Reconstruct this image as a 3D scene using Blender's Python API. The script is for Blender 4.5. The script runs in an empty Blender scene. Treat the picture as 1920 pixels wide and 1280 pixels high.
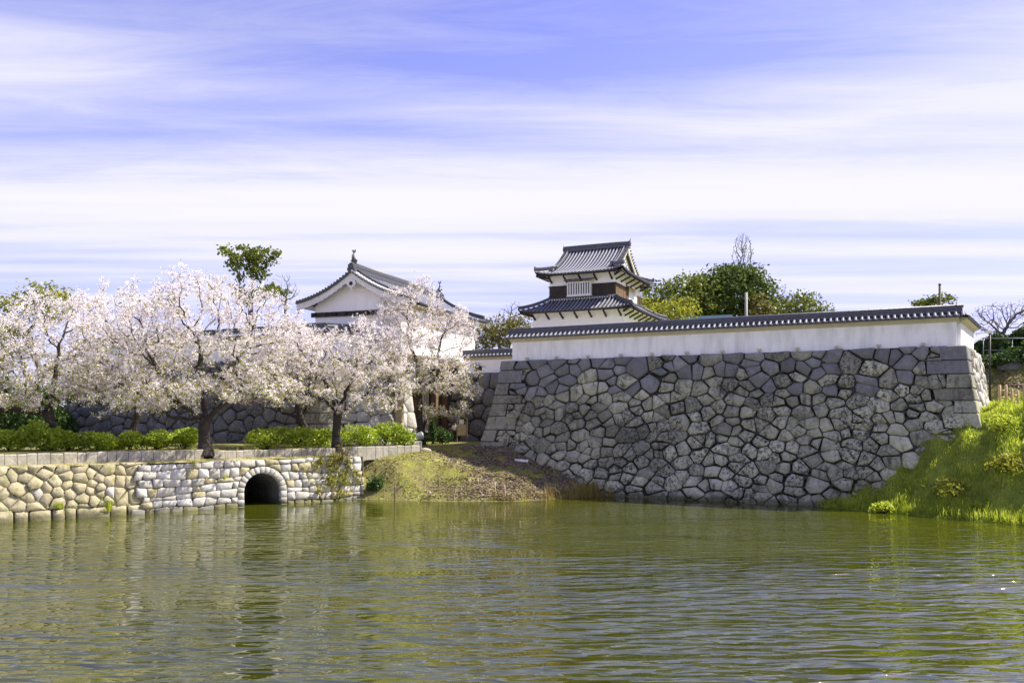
import bpy, math, random
import numpy as np
from mathutils import Vector, Matrix, noise as mnoise

random.seed(7)
SC = bpy.context.scene
COL = SC.collection
R = math.radians

# ------------------------------------------------------------------ camera
CAM_Z = 5.5
FPX = 1490.0            # focal length in photograph pixels (1920 wide)
HOR = 778.0             # horizon row in the photograph
cam_d = bpy.data.cameras.new('camera')
cam = bpy.data.objects.new('camera', cam_d)
COL.objects.link(cam)
cam.location = (0, 0, CAM_Z)
cam.rotation_euler = (R(90), 0, 0)
cam_d.sensor_width = 36
cam_d.lens = FPX / 1920 * 36
cam_d.shift_y = (HOR - 640) / 1920
cam_d.clip_end = 6000
SC.camera = cam

# ------------------------------------------------------------------ light
SUN_AZ, SUN_EL = R(6), R(48)       # azimuth from +X towards +Y
sdir = Vector((math.cos(SUN_AZ) * math.cos(SUN_EL), math.sin(SUN_AZ) * math.cos(SUN_EL), math.sin(SUN_EL)))
sl = bpy.data.lights.new('sun', 'SUN')
sl.energy = 5.0
sl.angle = R(0.53)
sl.color = (1.0, 0.93, 0.80)
so = bpy.data.objects.new('sun', sl)
COL.objects.link(so)
so.rotation_euler = (-sdir).to_track_quat('-Z', 'Y').to_euler()

SC.view_settings.view_transform = 'Standard'
SC.view_settings.look = 'None'
SC.view_settings.gamma = 1
SC.view_settings.exposure = 1.0
SC.view_settings.use_curve_mapping = False
SC.cycles.max_bounces = 6
SC.cycles.diffuse_bounces = 3
SC.cycles.glossy_bounces = 2
SC.cycles.transmission_bounces = 3

world = bpy.data.worlds.new('World')
SC.world = world
world.use_nodes = True


class NG:
    """tiny node-graph helper"""
    def __init__(self, tree):
        self.t = tree
        self.n = tree.nodes
        self.l = tree.links

    def node(self, kind, ins=None, **kw):
        nd = self.n.new(kind)
        for k, v in kw.items():
            setattr(nd, k, v)
        for k, v in (ins or {}).items():
            s = nd.inputs[k]
            if isinstance(v, bpy.types.NodeSocket):
                self.l.new(v, s)
            else:
                s.default_value = v
        return nd

    def math(self, op, a, b=None, c=None, clamp=False):
        nd = self.node('ShaderNodeMath', operation=op, use_clamp=clamp)
        for i, v in enumerate((a, b, c)):
            if v is None:
                continue
            if isinstance(v, bpy.types.NodeSocket):
                self.l.new(v, nd.inputs[i])
            else:
                nd.inputs[i].default_value = v
        return nd.outputs[0]

    def noise(self, vec, scale, detail=4, rough=.55, dist=0.0):
        nd = self.node('ShaderNodeTexNoise', {'Scale': scale, 'Detail': detail, 'Roughness': rough, 'Distortion': dist})
        if vec is not None:
            self.l.new(vec, nd.inputs['Vector'])
        return nd.outputs['Fac']

    def ramp(self, fac, stops, interp='LINEAR'):
        nd = self.node('ShaderNodeValToRGB')
        cr = nd.color_ramp
        cr.interpolation = interp
        while len(cr.elements) > len(stops):
            cr.elements.remove(cr.elements[-1])
        while len(cr.elements) < len(stops):
            cr.elements.new(0.5)
        for e, (p, c) in zip(cr.elements, stops):
            e.position = p
            if not hasattr(c, '__len__'):
                c = (c, c, c)
            e.color = (c[0], c[1], c[2], 1)
        self.l.new(fac, nd.inputs[0])
        return nd.outputs[0]

    def mix(self, fac, a, b, mode='MIX'):
        nd = self.node('ShaderNodeMix', data_type='RGBA', blend_type=mode)
        for i, v in ((0, fac), (6, a), (7, b)):
            s = nd.inputs[i]
            if isinstance(v, bpy.types.NodeSocket):
                self.l.new(v, s)
            elif i == 0:
                s.default_value = v
            else:
                s.default_value = (v[0], v[1], v[2], 1)
        return nd.outputs[2]

    def mapping(self, vec, scale=(1, 1, 1), rot=(0, 0, 0), loc=(0, 0, 0)):
        nd = self.node('ShaderNodeMapping', {'Scale': scale, 'Rotation': rot, 'Location': loc})
        self.l.new(vec, nd.inputs['Vector'])
        return nd.outputs[0]


CLOUD1 = (3.1, 0.02, 0)


def build_world():
    g = NG(world.node_tree)
    g.n.clear()
    out = g.node('ShaderNodeOutputWorld')
    bg = g.node('ShaderNodeBackground', {'Strength': 0.10})
    sky = g.node('ShaderNodeTexSky', sky_type='NISHITA')
    sky.sun_disc = False
    sky.sun_elevation = SUN_EL
    sky.sun_rotation = R(90) - SUN_AZ
    sky.air_density = 1.0
    sky.dust_density = 0.6
    sky.ozone_density = 2.0
    tc = g.node('ShaderNodeTexCoord')
    sep = g.node('ShaderNodeSeparateXYZ', {0: tc.outputs['Generated']})
    x, y, z = sep.outputs
    h = g.math('SQRT', g.math('ADD', g.math('MULTIPLY', x, x), g.math('MULTIPLY', y, y)))
    h = g.math('MAXIMUM', h, 0.02)
    hx = g.math('DIVIDE', x, h)
    hy = g.math('DIVIDE', y, h)
    e = g.math('DIVIDE', z, h)                       # tangent of the elevation
    zz = g.math('MAXIMUM', z, 0.02)                  # flat cirrus sheet: direction projected on a plane overhead
    u = g.math('DIVIDE', x, zz)
    v = g.math('DIVIDE', y, zz)
    pl = g.node('ShaderNodeCombineXYZ', {0: u, 1: v, 2: 0.0}).outputs[0]
    v1 = g.mapping(pl, (.17, 1.25, 1), (0, 0, R(4)), CLOUD1)
    v2 = g.mapping(pl, (.55, 5.0, 1), (0, 0, R(-3)), (1.3, 7.7, 0))
    v3 = g.mapping(pl, (1.1, 4.2, 1), (0, 0, R(13)), (4.3, 2.7, 0))
    n1 = g.noise(v1, 1.0, 2, .45, .35)
    n2 = g.noise(v2, 1.0, 4, .6, .5)
    n3 = g.noise(v3, 1.0, 7, .68, .6)
    nn = g.math('ADD', g.math('MULTIPLY', n1, .76), g.math('ADD', g.math('MULTIPLY', n2, .06), g.math('MULTIPLY', n3, .19)))
    band = g.ramp(e, [(0, .08), (.10, .12), (.17, .22), (.24, .43), (.34, .45), (.39, .29), (.44, .09), (.52, .0)])
    m = g.math('ADD', nn, g.math('MULTIPLY', band, .62))
    mask = g.ramp(m, [(.555, 0), (.645, .36), (.735, .82), (.84, 1)])
    clear = g.mix(1.0, sky.outputs[0], (1.14, .85, 1.28), 'MULTIPLY')
    haze = g.ramp(e, [(0, .9), (.08, .6), (.2, .25), (.5, .0)])
    clear = g.mix(haze, clear, (3.05, 3.35, 4.75))
    col = g.mix(mask, clear, (4.85, 4.75, 5.15))
    g.l.new(col, bg.inputs['Color'])
    g.l.new(bg.outputs[0], out.inputs['Surface'])


build_world()

# ------------------------------------------------------------------ helpers
def at(px, py, D):
    return Vector(((px - 960) * D / FPX, D, CAM_Z + (HOR - py) * D / FPX))


def tagp(o, label=None, cat=None, group=None, kind=None):
    if label:
        o['label'] = label
    if cat:
        o['category'] = cat
    if group:
        o['group'] = group
    if kind:
        o['kind'] = kind
    return o


def empty(name, loc=(0, 0, 0), rz=0.0, label=None, cat=None, group=None):
    o = bpy.data.objects.new(name, None)
    COL.objects.link(o)
    o.location = loc
    o.rotation_euler = (0, 0, rz)
    o.empty_display_size = .3
    return tagp(o, label, cat, group, 'thing')


def ob(name, me, parent=None):
    o = bpy.data.objects.new(name, me)
    COL.objects.link(o)
    if parent is not None:
        o.parent = parent
    return o


def me_py(name, v, f, mat, smooth=False):
    me = bpy.data.meshes.new(name)
    me.from_pydata([tuple(p) for p in v], [], f)
    me.materials.append(mat)
    if smooth:
        me.polygons.foreach_set('use_smooth', [True] * len(me.polygons))
    me.update()
    return me


def me_np(name, v, quads, mat, smooth=False, mats=None, midx=None):
    """v (n,3) float array, quads (m,4) int array"""
    me = bpy.data.meshes.new(name)
    m = len(quads)
    k = quads.shape[1]
    me.vertices.add(len(v))
    me.vertices.foreach_set('co', np.ascontiguousarray(v, dtype=np.float32).ravel())
    me.loops.add(m * k)
    me.loops.foreach_set('vertex_index', np.ascontiguousarray(quads, dtype=np.int32).ravel())
    me.polygons.add(m)
    me.polygons.foreach_set('loop_start', np.arange(0, m * k, k, dtype=np.int32))
    for mm in (mats or [mat]):
        me.materials.append(mm)
    if midx is not None:
        me.polygons.foreach_set('material_index', np.asarray(midx, dtype=np.int32))
    if smooth:
        me.polygons.foreach_set('use_smooth', np.ones(m, dtype=bool))
    me.update(calc_edges=True)
    me.validate()
    return me


class MB:
    def __init__(self):
        self.v, self.f = [], []

    def add(self, v, f):
        o = len(self.v)
        self.v += [Vector(p) for p in v]
        self.f += [tuple(i + o for i in q) for q in f]
        return self

    def box(self, x0, x1, y0, y1, z0, z1, jit=0):
        p = [(x, y, z) for z in (z0, z1) for y in (y0, y1) for x in (x0, x1)]
        if jit:
            p = [tuple(c + random.uniform(-jit, jit) for c in q) for q in p]
        return self.add(p, [(0, 2, 3, 1), (4, 5, 7, 6), (0, 1, 5, 4), (2, 6, 7, 3), (0, 4, 6, 2), (1, 3, 7, 5)])

    def bbox(self, x0, x1, y0, y1, z0, z1, b=.02):
        """box with chamfered edges along every side"""
        c = Vector(((x0 + x1) / 2, (y0 + y1) / 2, (z0 + z1) / 2))
        hx, hy, hz = (x1 - x0) / 2, (y1 - y0) / 2, (z1 - z0) / 2
        v, idx = [], {}
        for sx in (-1, 1):
            for sy in (-1, 1):
                for sz in (-1, 1):
                    for a in range(3):
                        q = [sx * (hx - b), sy * (hy - b), sz * (hz - b)]
                        q[a] = (sx * hx, sy * hy, sz * hz)[a]
                        idx[(sx, sy, sz, a)] = len(v)
                        v.append(c + Vector(q))
        f = []
        S = (-1, 1)
        for a in range(3):
            o1, o2 = [i for i in range(3) if i != a]
            for s in S:
                ring = []
                for p, q in ((-1, -1), (1, -1), (1, 1), (-1, 1)):
                    k = [0, 0, 0]
                    k[a], k[o1], k[o2] = s, p, q
                    ring.append(idx[(*k, a)])
                f.append(tuple(ring))
            for p in S:
                for q in S:
                    k1 = [0, 0, 0]; k2 = [0, 0, 0]
                    k1[a], k1[o1], k1[o2] = -1, p, q
                    k2[a], k2[o1], k2[o2] = 1, p, q
                    f.append((idx[(*k1, o1)], idx[(*k2, o1)], idx[(*k2, o2)], idx[(*k1, o2)]))
        for sx in S:
            for sy in S:
                for sz in S:
                    f.append(tuple(idx[(sx, sy, sz, a)] for a in range(3)))
        return self.add(v, f)

    def tube(self, pts, rad, n=8, cap=True):
        pts = [Vector(p) for p in pts]
        if not hasattr(rad, '__len__'):
            rad = [rad] * len(pts)
        v, f = [], []
        ref = None
        for i, p in enumerate(pts):
            t = (pts[min(i + 1, len(pts) - 1)] - pts[max(i - 1, 0)]).normalized()
            if ref is None:
                ref = t.orthogonal().normalized()
            ref = (ref - t * ref.dot(t)).normalized()
            b = t.cross(ref)
            for k in range(n):
                a = 2 * math.pi * k / n
                v.append(p + (ref * math.cos(a) + b * math.sin(a)) * rad[i])
        for i in range(len(pts) - 1):
            for k in range(n):
                f.append((i * n + k, i * n + (k + 1) % n, (i + 1) * n + (k + 1) % n, (i + 1) * n + k))
        if cap:
            f.append(tuple(reversed(range(n))))
            f.append(tuple(range((len(pts) - 1) * n, len(pts) * n)))
        return self.add(v, f)

    def prism(self, poly, axis, h0, h1):
        """poly: list of 2-D points in the plane normal to axis (0,1,2)"""
        def mk(p, h):
            if axis == 0:
                return (h, p[0], p[1])
            if axis == 1:
                return (p[0], h, p[1])
            return (p[0], p[1], h)
        n = len(poly)
        v = [mk(p, h0) for p in poly] + [mk(p, h1) for p in poly]
        f = [tuple(reversed(range(n))), tuple(range(n, 2 * n))]
        f += [(i, (i + 1) % n, n + (i + 1) % n, n + i) for i in range(n)]
        return self.add(v, f)

    def beam(self, a, b, w, h, up=(0, 0, 1)):
        a, b = Vector(a), Vector(b)
        t = (b - a).normalized()
        s = t.cross(Vector(up)).normalized()
        u = s.cross(t)
        p = []
        for q in (a, b):
            for i, j in ((-1, -1), (1, -1), (1, 1), (-1, 1)):
                p.append(q + s * (i * w / 2) + u * (j * h / 2))
        return self.add(p, [(3, 2, 1, 0), (4, 5, 6, 7), (0, 1, 5, 4), (1, 2, 6, 5), (2, 3, 7, 6), (3, 0, 4, 7)])

    def mesh(self, name, mat, smooth=False):
        return me_py(name, self.v, self.f, mat, smooth)

    def build(self, name, mat, parent=None, smooth=False):
        return ob(name, self.mesh(name, mat, smooth), parent)


def smoothstep(x, a, b):
    t = np.clip((x - a) / (b - a), 0, 1)
    return t * t * (3 - 2 * t)

# ------------------------------------------------------------------ materials
MATS = {}


def new_mat(name):
    m = bpy.data.materials.new(name)
    m.use_nodes = True
    g = NG(m.node_tree)
    g.n.clear()
    out = g.node('ShaderNodeOutputMaterial')
    MATS[name] = m
    return m, g, out


def pos(g):
    return g.node('ShaderNodeNewGeometry').outputs['Position']


def rnd(g):
    return g.node('ShaderNodeObjectInfo').outputs['Random']


def finish(g, out, col, rough=.85, bump=None, bstr=.5, bdist=.05, spec=.35, metal=0.0):
    b = g.node('ShaderNodeBsdfPrincipled', {'Roughness': rough, 'Specular IOR Level': spec, 'Metallic': metal})
    if isinstance(col, bpy.types.NodeSocket):
        g.l.new(col, b.inputs['Base Color'])
    else:
        b.inputs['Base Color'].default_value = (*col, 1)
    if bump is not None:
        bn = g.node('ShaderNodeBump', {'Strength': bstr, 'Distance': bdist, 'Height': bump})
        g.l.new(bn.outputs[0], b.inputs['Normal'])
    g.l.new(b.outputs[0], out.inputs['Surface'])
    return b


def simple(name, c1, c2=None, scale=4, rough=.8, bump=.4, bscale=20, bdist=.02, spec=.35, metal=0.0, rand=0.0):
    m, g, out = new_mat(name)
    p = pos(g)
    c2 = c2 or tuple(c * .75 for c in c1)
    n = g.noise(p, scale, 5, .6)
    col = g.mix(g.ramp(n, [(.35, 0), (.65, 1)]), c1, c2)
    if rand:
        k = g.math('ADD', 1 - rand, g.math('MULTIPLY', rnd(g), 2 * rand))
        kc = g.node('ShaderNodeCombineColor', {0: k, 1: k, 2: k}).outputs[0]
        col = g.mix(1, col, kc, 'MULTIPLY')
    finish(g, out, col, rough, g.noise(p, bscale, 4, .6), bump, bdist, spec, metal)
    return m


def stone(name, cols, lichen_dark=.0, lichen_pale=.0, rough=.9, bdist=.06, moss=0.0):
    """rock: base hue per object, broad stains, lichen spots, fine relief"""
    m, g, out = new_mat(name)
    p = pos(g)
    base = g.ramp(rnd(g), [(i / max(1, len(cols) - 1), c) for i, c in enumerate(cols)])
    n1 = g.noise(p, 1.7, 5, .62)
    col = g.mix(g.ramp(n1, [(.3, 0), (.72, .55)]), base, tuple(c * .55 for c in cols[0]))
    if lichen_pale:
        nz = g.noise(p, 5.0, 7, .75)
        big = g.noise(p, .55, 2, .5)
        k = g.math('MULTIPLY', g.ramp(nz, [(.50, 0), (.58, 1)]), g.ramp(big, [(.35, .25), (.6, 1)]))
        col = g.mix(g.math('MULTIPLY', k, lichen_pale), col, (.44, .45, .37))
    if lichen_dark:
        nz = g.noise(p, 5.5, 7, .78, .4)
        ms = g.mapping(p, (1, 1, .45))
        big = g.noise(ms, .55, 3, .6)
        k = g.math('MULTIPLY', g.ramp(nz, [(.47, 0), (.56, 1)]), g.ramp(big, [(.42, .25), (.58, 1)]))
        col = g.mix(g.math('MULTIPLY', k, lichen_dark), col, (.030, .030, .028))
        st = g.noise(g.mapping(p, (2.2, 2.2, .5)), 1.0, 4, .6)
        col = g.mix(g.math('MULTIPLY', g.ramp(st, [(.56, 0), (.68, 1)]), lichen_dark * .8), col, (.045, .043, .04))
    if lichen_dark > .7:
        br = g.noise(g.mapping(p, (.16, .16, .30)), 1.0, 3, .6)
        col = g.mix(g.ramp(br, [(.44, 0), (.68, .50)]), col, (.06, .058, .05))
    z = g.node('ShaderNodeSeparateXYZ', {0: p}).outputs[2]
    zw = g.math('ADD', z, g.math('MULTIPLY', g.noise(p, 3.0, 3, .6), -.35))
    col = g.mix(g.ramp(zw, [(.0, .72), (.10, .45), (.22, 0)]), col, (.055, .055, .022))     # algae at the waterline
    if moss:
        nz = g.noise(p, 2.6, 5, .7)
        col = g.mix(g.math('MULTIPLY', g.ramp(nz, [(.5, 0), (.62, 1)]), moss), col, (.16, .17, .04))
    h = g.math('ADD', g.noise(p, 5, 6, .65), g.math('MULTIPLY', g.noise(p, 26, 4, .6), .35))
    finish(g, out, col, rough, h, .75, bdist, .25)
    return m


def leaf(name, cols, trans=.35, scale=5.0, rough=.6, spec=.2):
    """foliage: diffuse plus light coming through"""
    m, g, out = new_mat(name)
    p = pos(g)
    n = g.noise(p, scale, 2, .7)
    n2 = g.noise(p, .7, 2, .5)
    f = g.math('ADD', g.math('MULTIPLY', n, .65), g.math('MULTIPLY', n2, .35))
    k = len(cols) - 1
    col = g.ramp(f, [(.33 + .34 * i / k, c) for i, c in enumerate(cols)])
    d = g.node('ShaderNodeBsdfDiffuse', {'Color': col})
    t = g.node('ShaderNodeBsdfTranslucent', {'Color': col})
    mx = g.node('ShaderNodeMixShader', {0: trans, 1: d.outputs[0], 2: t.outputs[0]})
    gl = g.node('ShaderNodeBsdfGlossy', {'Color': (1, 1, 1, 1), 'Roughness': .45})
    m2 = g.node('ShaderNodeMixShader', {0: spec * .12, 1: mx.outputs[0], 2: gl.outputs[0]})
    g.l.new(m2.outputs[0], out.inputs['Surface'])
    return m


M_WALL = stone('weathered_rampart_stone', [(.42, .41, .29), (.66, .65, .46), (.24, .235, .17), (.70, .69, .50), (.48, .475, .35), (.29, .285, .21), (.66, .65, .48), (.55, .54, .39)], .95, .6)
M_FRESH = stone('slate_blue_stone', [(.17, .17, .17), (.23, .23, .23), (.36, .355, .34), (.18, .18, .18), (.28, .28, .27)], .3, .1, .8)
M_CORNER = stone('corner_block_stone', [(.28, .27, .20), (.40, .385, .29), (.24, .23, .18), (.34, .33, .25)], .85, .5)
M_SHADE = stone('shade_darkened_stone', [(.12, .125, .13), (.18, .18, .175), (.15, .15, .15), (.22, .22, .20)], .6, .3)  # rampart stone darkened in colour for faces that lie in shade
M_PALE = stone('sun_lightened_stone', [(.46, .44, .40), (.55, .53, .48), (.50, .49, .46)], .12, .3)  # stone lightened in colour for faces that the sun hits
M_TAN = stone('tan_bank_stone', [(.46, .40, .24), (.52, .46, .30), (.40, .36, .23), (.50, .44, .29)], .3, .25, moss=.55)
M_BRIDGE = stone('pale_granite', [(.50, .48, .44), (.60, .59, .56), (.44, .42, .36), (.56, .54, .50)], .15, .25, moss=.22)
M_KERB = stone('kerb_granite', [(.42, .39, .31), (.50, .47, .39), (.36, .34, .28)], .3, .2, moss=.2)
M_GAP = stone('gap_rubble', [(.03, .03, .027), (.06, .058, .052)], .5, .0)
M_JOINT = simple('dark_joint_earth', (.025, .024, .020), (.015, .015, .013), 6)
M_JOINT_TAN = simple('earth_joint', (.16, .14, .07), (.09, .085, .04), 6)
M_WOOD_DARK = simple('black_brown_boards', (.045, .035, .028), (.025, .02, .017), 3, .7, .3, 30, rand=.25)
M_WOOD_BROWN = simple('weathered_brown_wood', (.20, .13, .07), (.13, .085, .05), 3, .75, rand=.2)
M_WOOD_PALE = simple('pale_timber', (.42, .34, .21), (.33, .26, .16), 3, .75, rand=.15)
M_TILE = simple('smoked_roof_tile', (.042, .045, .062), (.028, .030, .044), 5, .45, .3, 14, .02, .5, rand=.12)
M_ROLL = simple('sun_paled_roll_tile', (.22, .225, .25), (.15, .155, .18), 6, .35, .25, 18, .02, .7, rand=.15)  # smoked tile paled for the sun highlights and plaster joints on the rolls
M_RIDGE = simple('ridge_tile', (.085, .088, .10), (.055, .057, .07), 5, .45, .5, 9, .03, .5, rand=.12)
M_TIPW = simple('plaster_tile_end', (.70, .69, .66), (.55, .54, .52), 8)
M_CREAM = simple('cream_cornice', (.62, .57, .40), (.52, .47, .33), 3, .85)
M_WHITE = simple('white_lime_trim', (.78, .77, .74), (.68, .67, .64), 2, .8)
M_METAL = simple('grey_metal', (.30, .31, .32), (.22, .23, .24), 6, .45, .1, metal=.4)
M_BLACK = simple('black_metal', (.02, .02, .022), (.015, .015, .015), 6, .5, .1)
M_CONCRETE = simple('concrete', (.36, .35, .33), (.28, .27, .26), 4)
M_BAMBOO = simple('tan_wood_post', (.55, .42, .22), (.45, .33, .17), 5, .7, rand=.12)  # yellow-tan wood of the fence posts and stakes
M_STAKE = simple('dark_wet_stake', (.14, .12, .05), (.08, .07, .035), 6)
M_BARK = simple('cherry_bark', (.060, .048, .038), (.025, .021, .018), 5, .9, .9, 9, .08)
M_BARK_G = simple('grey_bark', (.16, .145, .13), (.10, .09, .08), 5, .9, .8, 9, .05)
M_BLOSSOM = leaf('cherry_blossom', [(.60, .49, .45), (.81, .73, .71), (.90, .86, .86), (.93, .91, .91)], .32, 9.0)
M_YOUNG = leaf('young_leaf', [(.20, .17, .03), (.33, .33, .05), (.46, .42, .09)], .5, 7.0)
M_AZALEA = leaf('azalea_leaf', [(.15, .21, .018), (.34, .45, .03), (.54, .62, .07)], .45, 8.0)
M_DARKBUSH = leaf('dark_bush_leaf', [(.02, .05, .012), (.05, .10, .02), (.09, .16, .03)], .3, 8.0)
M_EVER = leaf('evergreen_leaf', [(.035, .06, .012), (.09, .135, .025), (.19, .23, .045)], .3, 2.5)
M_EVER2 = leaf('olive_evergreen_leaf', [(.06, .08, .014), (.15, .19, .03), (.29, .31, .05)], .35, 2.5)
M_YELLOW = leaf('yellow_green_leaf', [(.14, .16, .02), (.30, .32, .03), (.46, .42, .05)], .45, 3.0)
M_OLIVE = leaf('olive_spring_leaf', [(.10, .10, .03), (.19, .18, .05), (.28, .25, .08)], .4, 2.5)
M_PINKFAR = leaf('far_pink_blossom', [(.30, .22, .22), (.50, .36, .36), (.62, .5, .5)], .3, 3.0)
M_GRASS = leaf('grass_blade', [(.22, .30, .025), (.45, .54, .045), (.66, .70, .12)], .68, 1.4)
M_GRASS_Y = leaf('short_yellow_grass', [(.24, .24, .06), (.38, .38, .08), (.50, .47, .16)], .4, 2.2)
M_REED = leaf('dry_reed', [(.20, .14, .03), (.34, .25, .06), (.26, .28, .05)], .4, 4.0)
M_LITTER = leaf('dry_leaf_litter', [(.14, .10, .07), (.26, .20, .15), (.40, .33, .27)], .15, 7.0)


def plaster(name, tint, dirt):
    m, g, out = new_mat(name)
    p = pos(g)
    st = g.noise(g.mapping(p, (1.6, 1.6, .35)), 1.0, 5, .62)
    col = g.mix(g.ramp(st, [(.44, 0), (.70, dirt)]), tint, (.42, .41, .38))
    sp = g.noise(p, 5.5, 6, .78)
    bg = g.noise(p, .28, 2, .5)
    k = g.math('MULTIPLY', g.ramp(sp, [(.60, 0), (.66, 1)]), g.ramp(bg, [(.54, 0), (.66, 1)]))
    col = g.mix(g.math('MULTIPLY', k, dirt * 1.2, clamp=True), col, (.12, .115, .10))
    finish(g, out, col, .85, g.noise(p, 7, 5, .6), .25, .03, .2)
    return m


M_PLASTER = plaster('aged_white_plaster', (.90, .89, .88), .45)
M_PLASTER2 = plaster('clean_white_plaster', (.90, .89, .88), .12)


def ground_mat(name, a, b, c, scale=.9):
    m, g, out = new_mat(name)
    p = pos(g)
    n = g.noise(p, scale, 6, .65)
    n2 = g.noise(p, 9, 5, .7)
    col = g.ramp(g.math('ADD', g.math('MULTIPLY', n, .6), g.math('MULTIPLY', n2, .4)), [(.40, a), (.5, b), (.6, c)])
    finish(g, out, col, .95, g.noise(p, 14, 5, .7), .8, .06, .1)
    return m


M_GROUND = ground_mat('earth_and_grass', (.15, .12, .08), (.20, .19, .07), (.28, .30, .07))
M_GROUND_G = ground_mat('grassy_earth', (.12, .14, .03), (.18, .23, .035), (.25, .29, .05))
M_PATH = ground_mat('pale_path_earth', (.30, .26, .15), (.36, .32, .19), (.26, .26, .09))


def water_mat():
    m, g, out = new_mat('moat_water')
    p = pos(g)
    # wind ripples: long crests lying across the view, shorter chop between, calmer patches
    a = g.noise(g.mapping(p, (.75, 2.5, 1), (0, 0, R(-11))), 1.0, 1, .4, .5)
    b = g.noise(g.mapping(p, (1.3, 4.6, 1), (0, 0, R(-16))), 1.0, 1, .5, .6)
    c = g.noise(g.mapping(p, (.16, .55, 1), (0, 0, R(-20))), 1.0, 1, .4, .3)
    calm = g.ramp(g.noise(g.mapping(p, (.06, .15, 1), (0, 0, R(-10)), (3.1, 1.7, 0)), 1.0, 2, .5), [(.36, .30), (.62, 1.15)])
    yy = g.node('ShaderNodeSeparateXYZ', {0: p}).outputs[1]
    lee = g.ramp(g.math('DIVIDE', yy, 60.0), [(.30, 1), (.46, .80), (.60, .30), (.72, .08)])   # sheltered water under the rampart
    calm = g.math('MULTIPLY', calm, lee)
    h = g.math('ADD', g.math('ADD', g.math('MULTIPLY', a, 1.0), g.math('MULTIPLY', b, .22)), g.math('MULTIPLY', c, .9))
    h = g.math('MULTIPLY', h, calm)
    bn = g.node('ShaderNodeBump', {'Strength': 1.0, 'Distance': .42, 'Height': h})
    murk = g.mix(g.noise(p, .12, 3, .5), (.046, .056, .004), (.058, .063, .006))
    pr = g.node('ShaderNodeBsdfPrincipled', {'Base Color': murk, 'Roughness': .015, 'IOR': 2.0, 'Specular IOR Level': .9, 'Normal': bn.outputs[0]})
    g.l.new(pr.outputs[0], out.inputs['Surface'])
    return m


M_WATER = water_mat()
# ------------------------------------------------------------------ the lie of the land
A2 = np.array((-0.81, 60.25))      # rampart top, left corner
B2 = np.array((26.5, 46.4))        # rampart top, right corner
E1 = (B2 - A2) / np.linalg.norm(B2 - A2)           # along the rampart, to the right
LEN1 = float(np.linalg.norm(B2 - A2))
N1 = np.array((E1[1], -E1[0]))                     # outward (towards the moat)
S1 = np.array((.578, .816))                        # right flank of the rampart, going back
NS = np.array((S1[1], -S1[0]))
TOPZ = 9.6
BK0 = np.array((-26.0, 40.4))                      # embankment water line
BKD = np.array((.8, .6))
BKN = np.array((.6, -.8))
EDGE_X = [-60, -10.4, -7, -3.7, 0, 2.8, 6.2, 18.6, 60]
EDGE_Y = [14.9, 52.1, 51.3, 50.8, 50.7, 52.1, 54.3, 48.2, 28.0]
RB2 = np.array((25.5, 39.5))
RBN = np.array((.766, .643)); RBN = RBN / np.linalg.norm(RBN)


def Hf(x, y):
    x = np.asarray(x, float); y = np.asarray(y, float)
    t = (x - BK0[0]) * .8 + (y - BK0[1]) * .6
    w = -(x - BK0[0]) * .6 + (y - BK0[1]) * .8
    d = (y - np.interp(x, EDGE_X, EDGE_Y)) * .95
    zs = np.where(d < 0, np.maximum(-1.5, .45 * d), .10 * smoothstep(d, 0, .5) + .40 * d)
    zs = np.minimum(zs, 3.15 + .02 * np.clip(d - 7.5, 0, 10))
    wob = .10 * np.sin(x * 1.3 + y * .7) + .07 * np.sin(x * 2.9 - y * 1.9) + .05 * np.sin(y * 4.1 + x)
    zs = zs + wob * smoothstep(d, .3, 1.5) * (1 - smoothstep(d, 6.5, 8))
    zl = np.where(w < .45, -1.5, np.where(w < 1.6, 2.55, 3.36))
    zl = np.where((t > 11.9) & (t < 15.0) & (w < 6.2), -1.5, zl)
    k = smoothstep(t, 18.8, 21.5)
    z = np.where(w < .45, np.where(t > 19.0, zs, -1.5), zl * (1 - k) + np.maximum(zs, -1.5) * k)
    zk = 2.88 - .62 * np.clip(1.25 - w, 0, 9)
    z = np.where((t > 19.2) & (t < 26.5) & (w > -3.5), np.maximum(z, np.minimum(zk, zs + 1.1 * smoothstep(d, .4, 2.5))), z)
    # castle terrace behind the rampart
    q = -((x - A2[0]) * N1[0] + (y - A2[1]) * N1[1])
    u = (x - A2[0]) * E1[0] + (y - A2[1]) * E1[1]
    sd = (x - B2[0]) * NS[0] + (y - B2[1]) * NS[1]
    z = np.where((q > .5) & (u > .4) & (sd < -.5), 9.35, z)
    # grassy bank at the right
    m = (x - RB2[0]) * RBN[0] + (y - RB2[1]) * RBN[1]
    prof = np.where(m < 0, np.maximum(-1.5, .6 * m), np.where(m < .7, .35 * m, .245 + 1.22 * (m - .7)))
    top = 5.75 + .05 * np.clip(x - 27, 0, 20) + wob * 1.5
    zr = -np.logaddexp(-prof * 3, -top * 3) / 3
    zr = zr + 2.6 * wob * smoothstep(m, .5, 2.0) * (1 - smoothstep(m, 4.5, 6))
    back = (x - B2[0]) * S1[0] + (y - B2[1]) * S1[1]
    zr = zr + 3.6 * smoothstep(back, 9.0, 16.0) * (m > 3)
    right = (x > 14.5) & ((q < 0) | (sd > -.5))
    z = np.where(right, np.maximum(z, zr), z)
    z = np.where((y > 66) & (x > 24), np.maximum(z, 9.35), z)
    # far land and the bank the camera stands on
    z = np.where(y < 9, np.minimum(3.9, -1.5 + (9 - y) * 1.6), z)
    z = np.where((x > 70) & (y >= 9), 6.0, z)
    return z


def H1(x, y):
    return float(Hf(np.array([x]), np.array([y]))[0])


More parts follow.
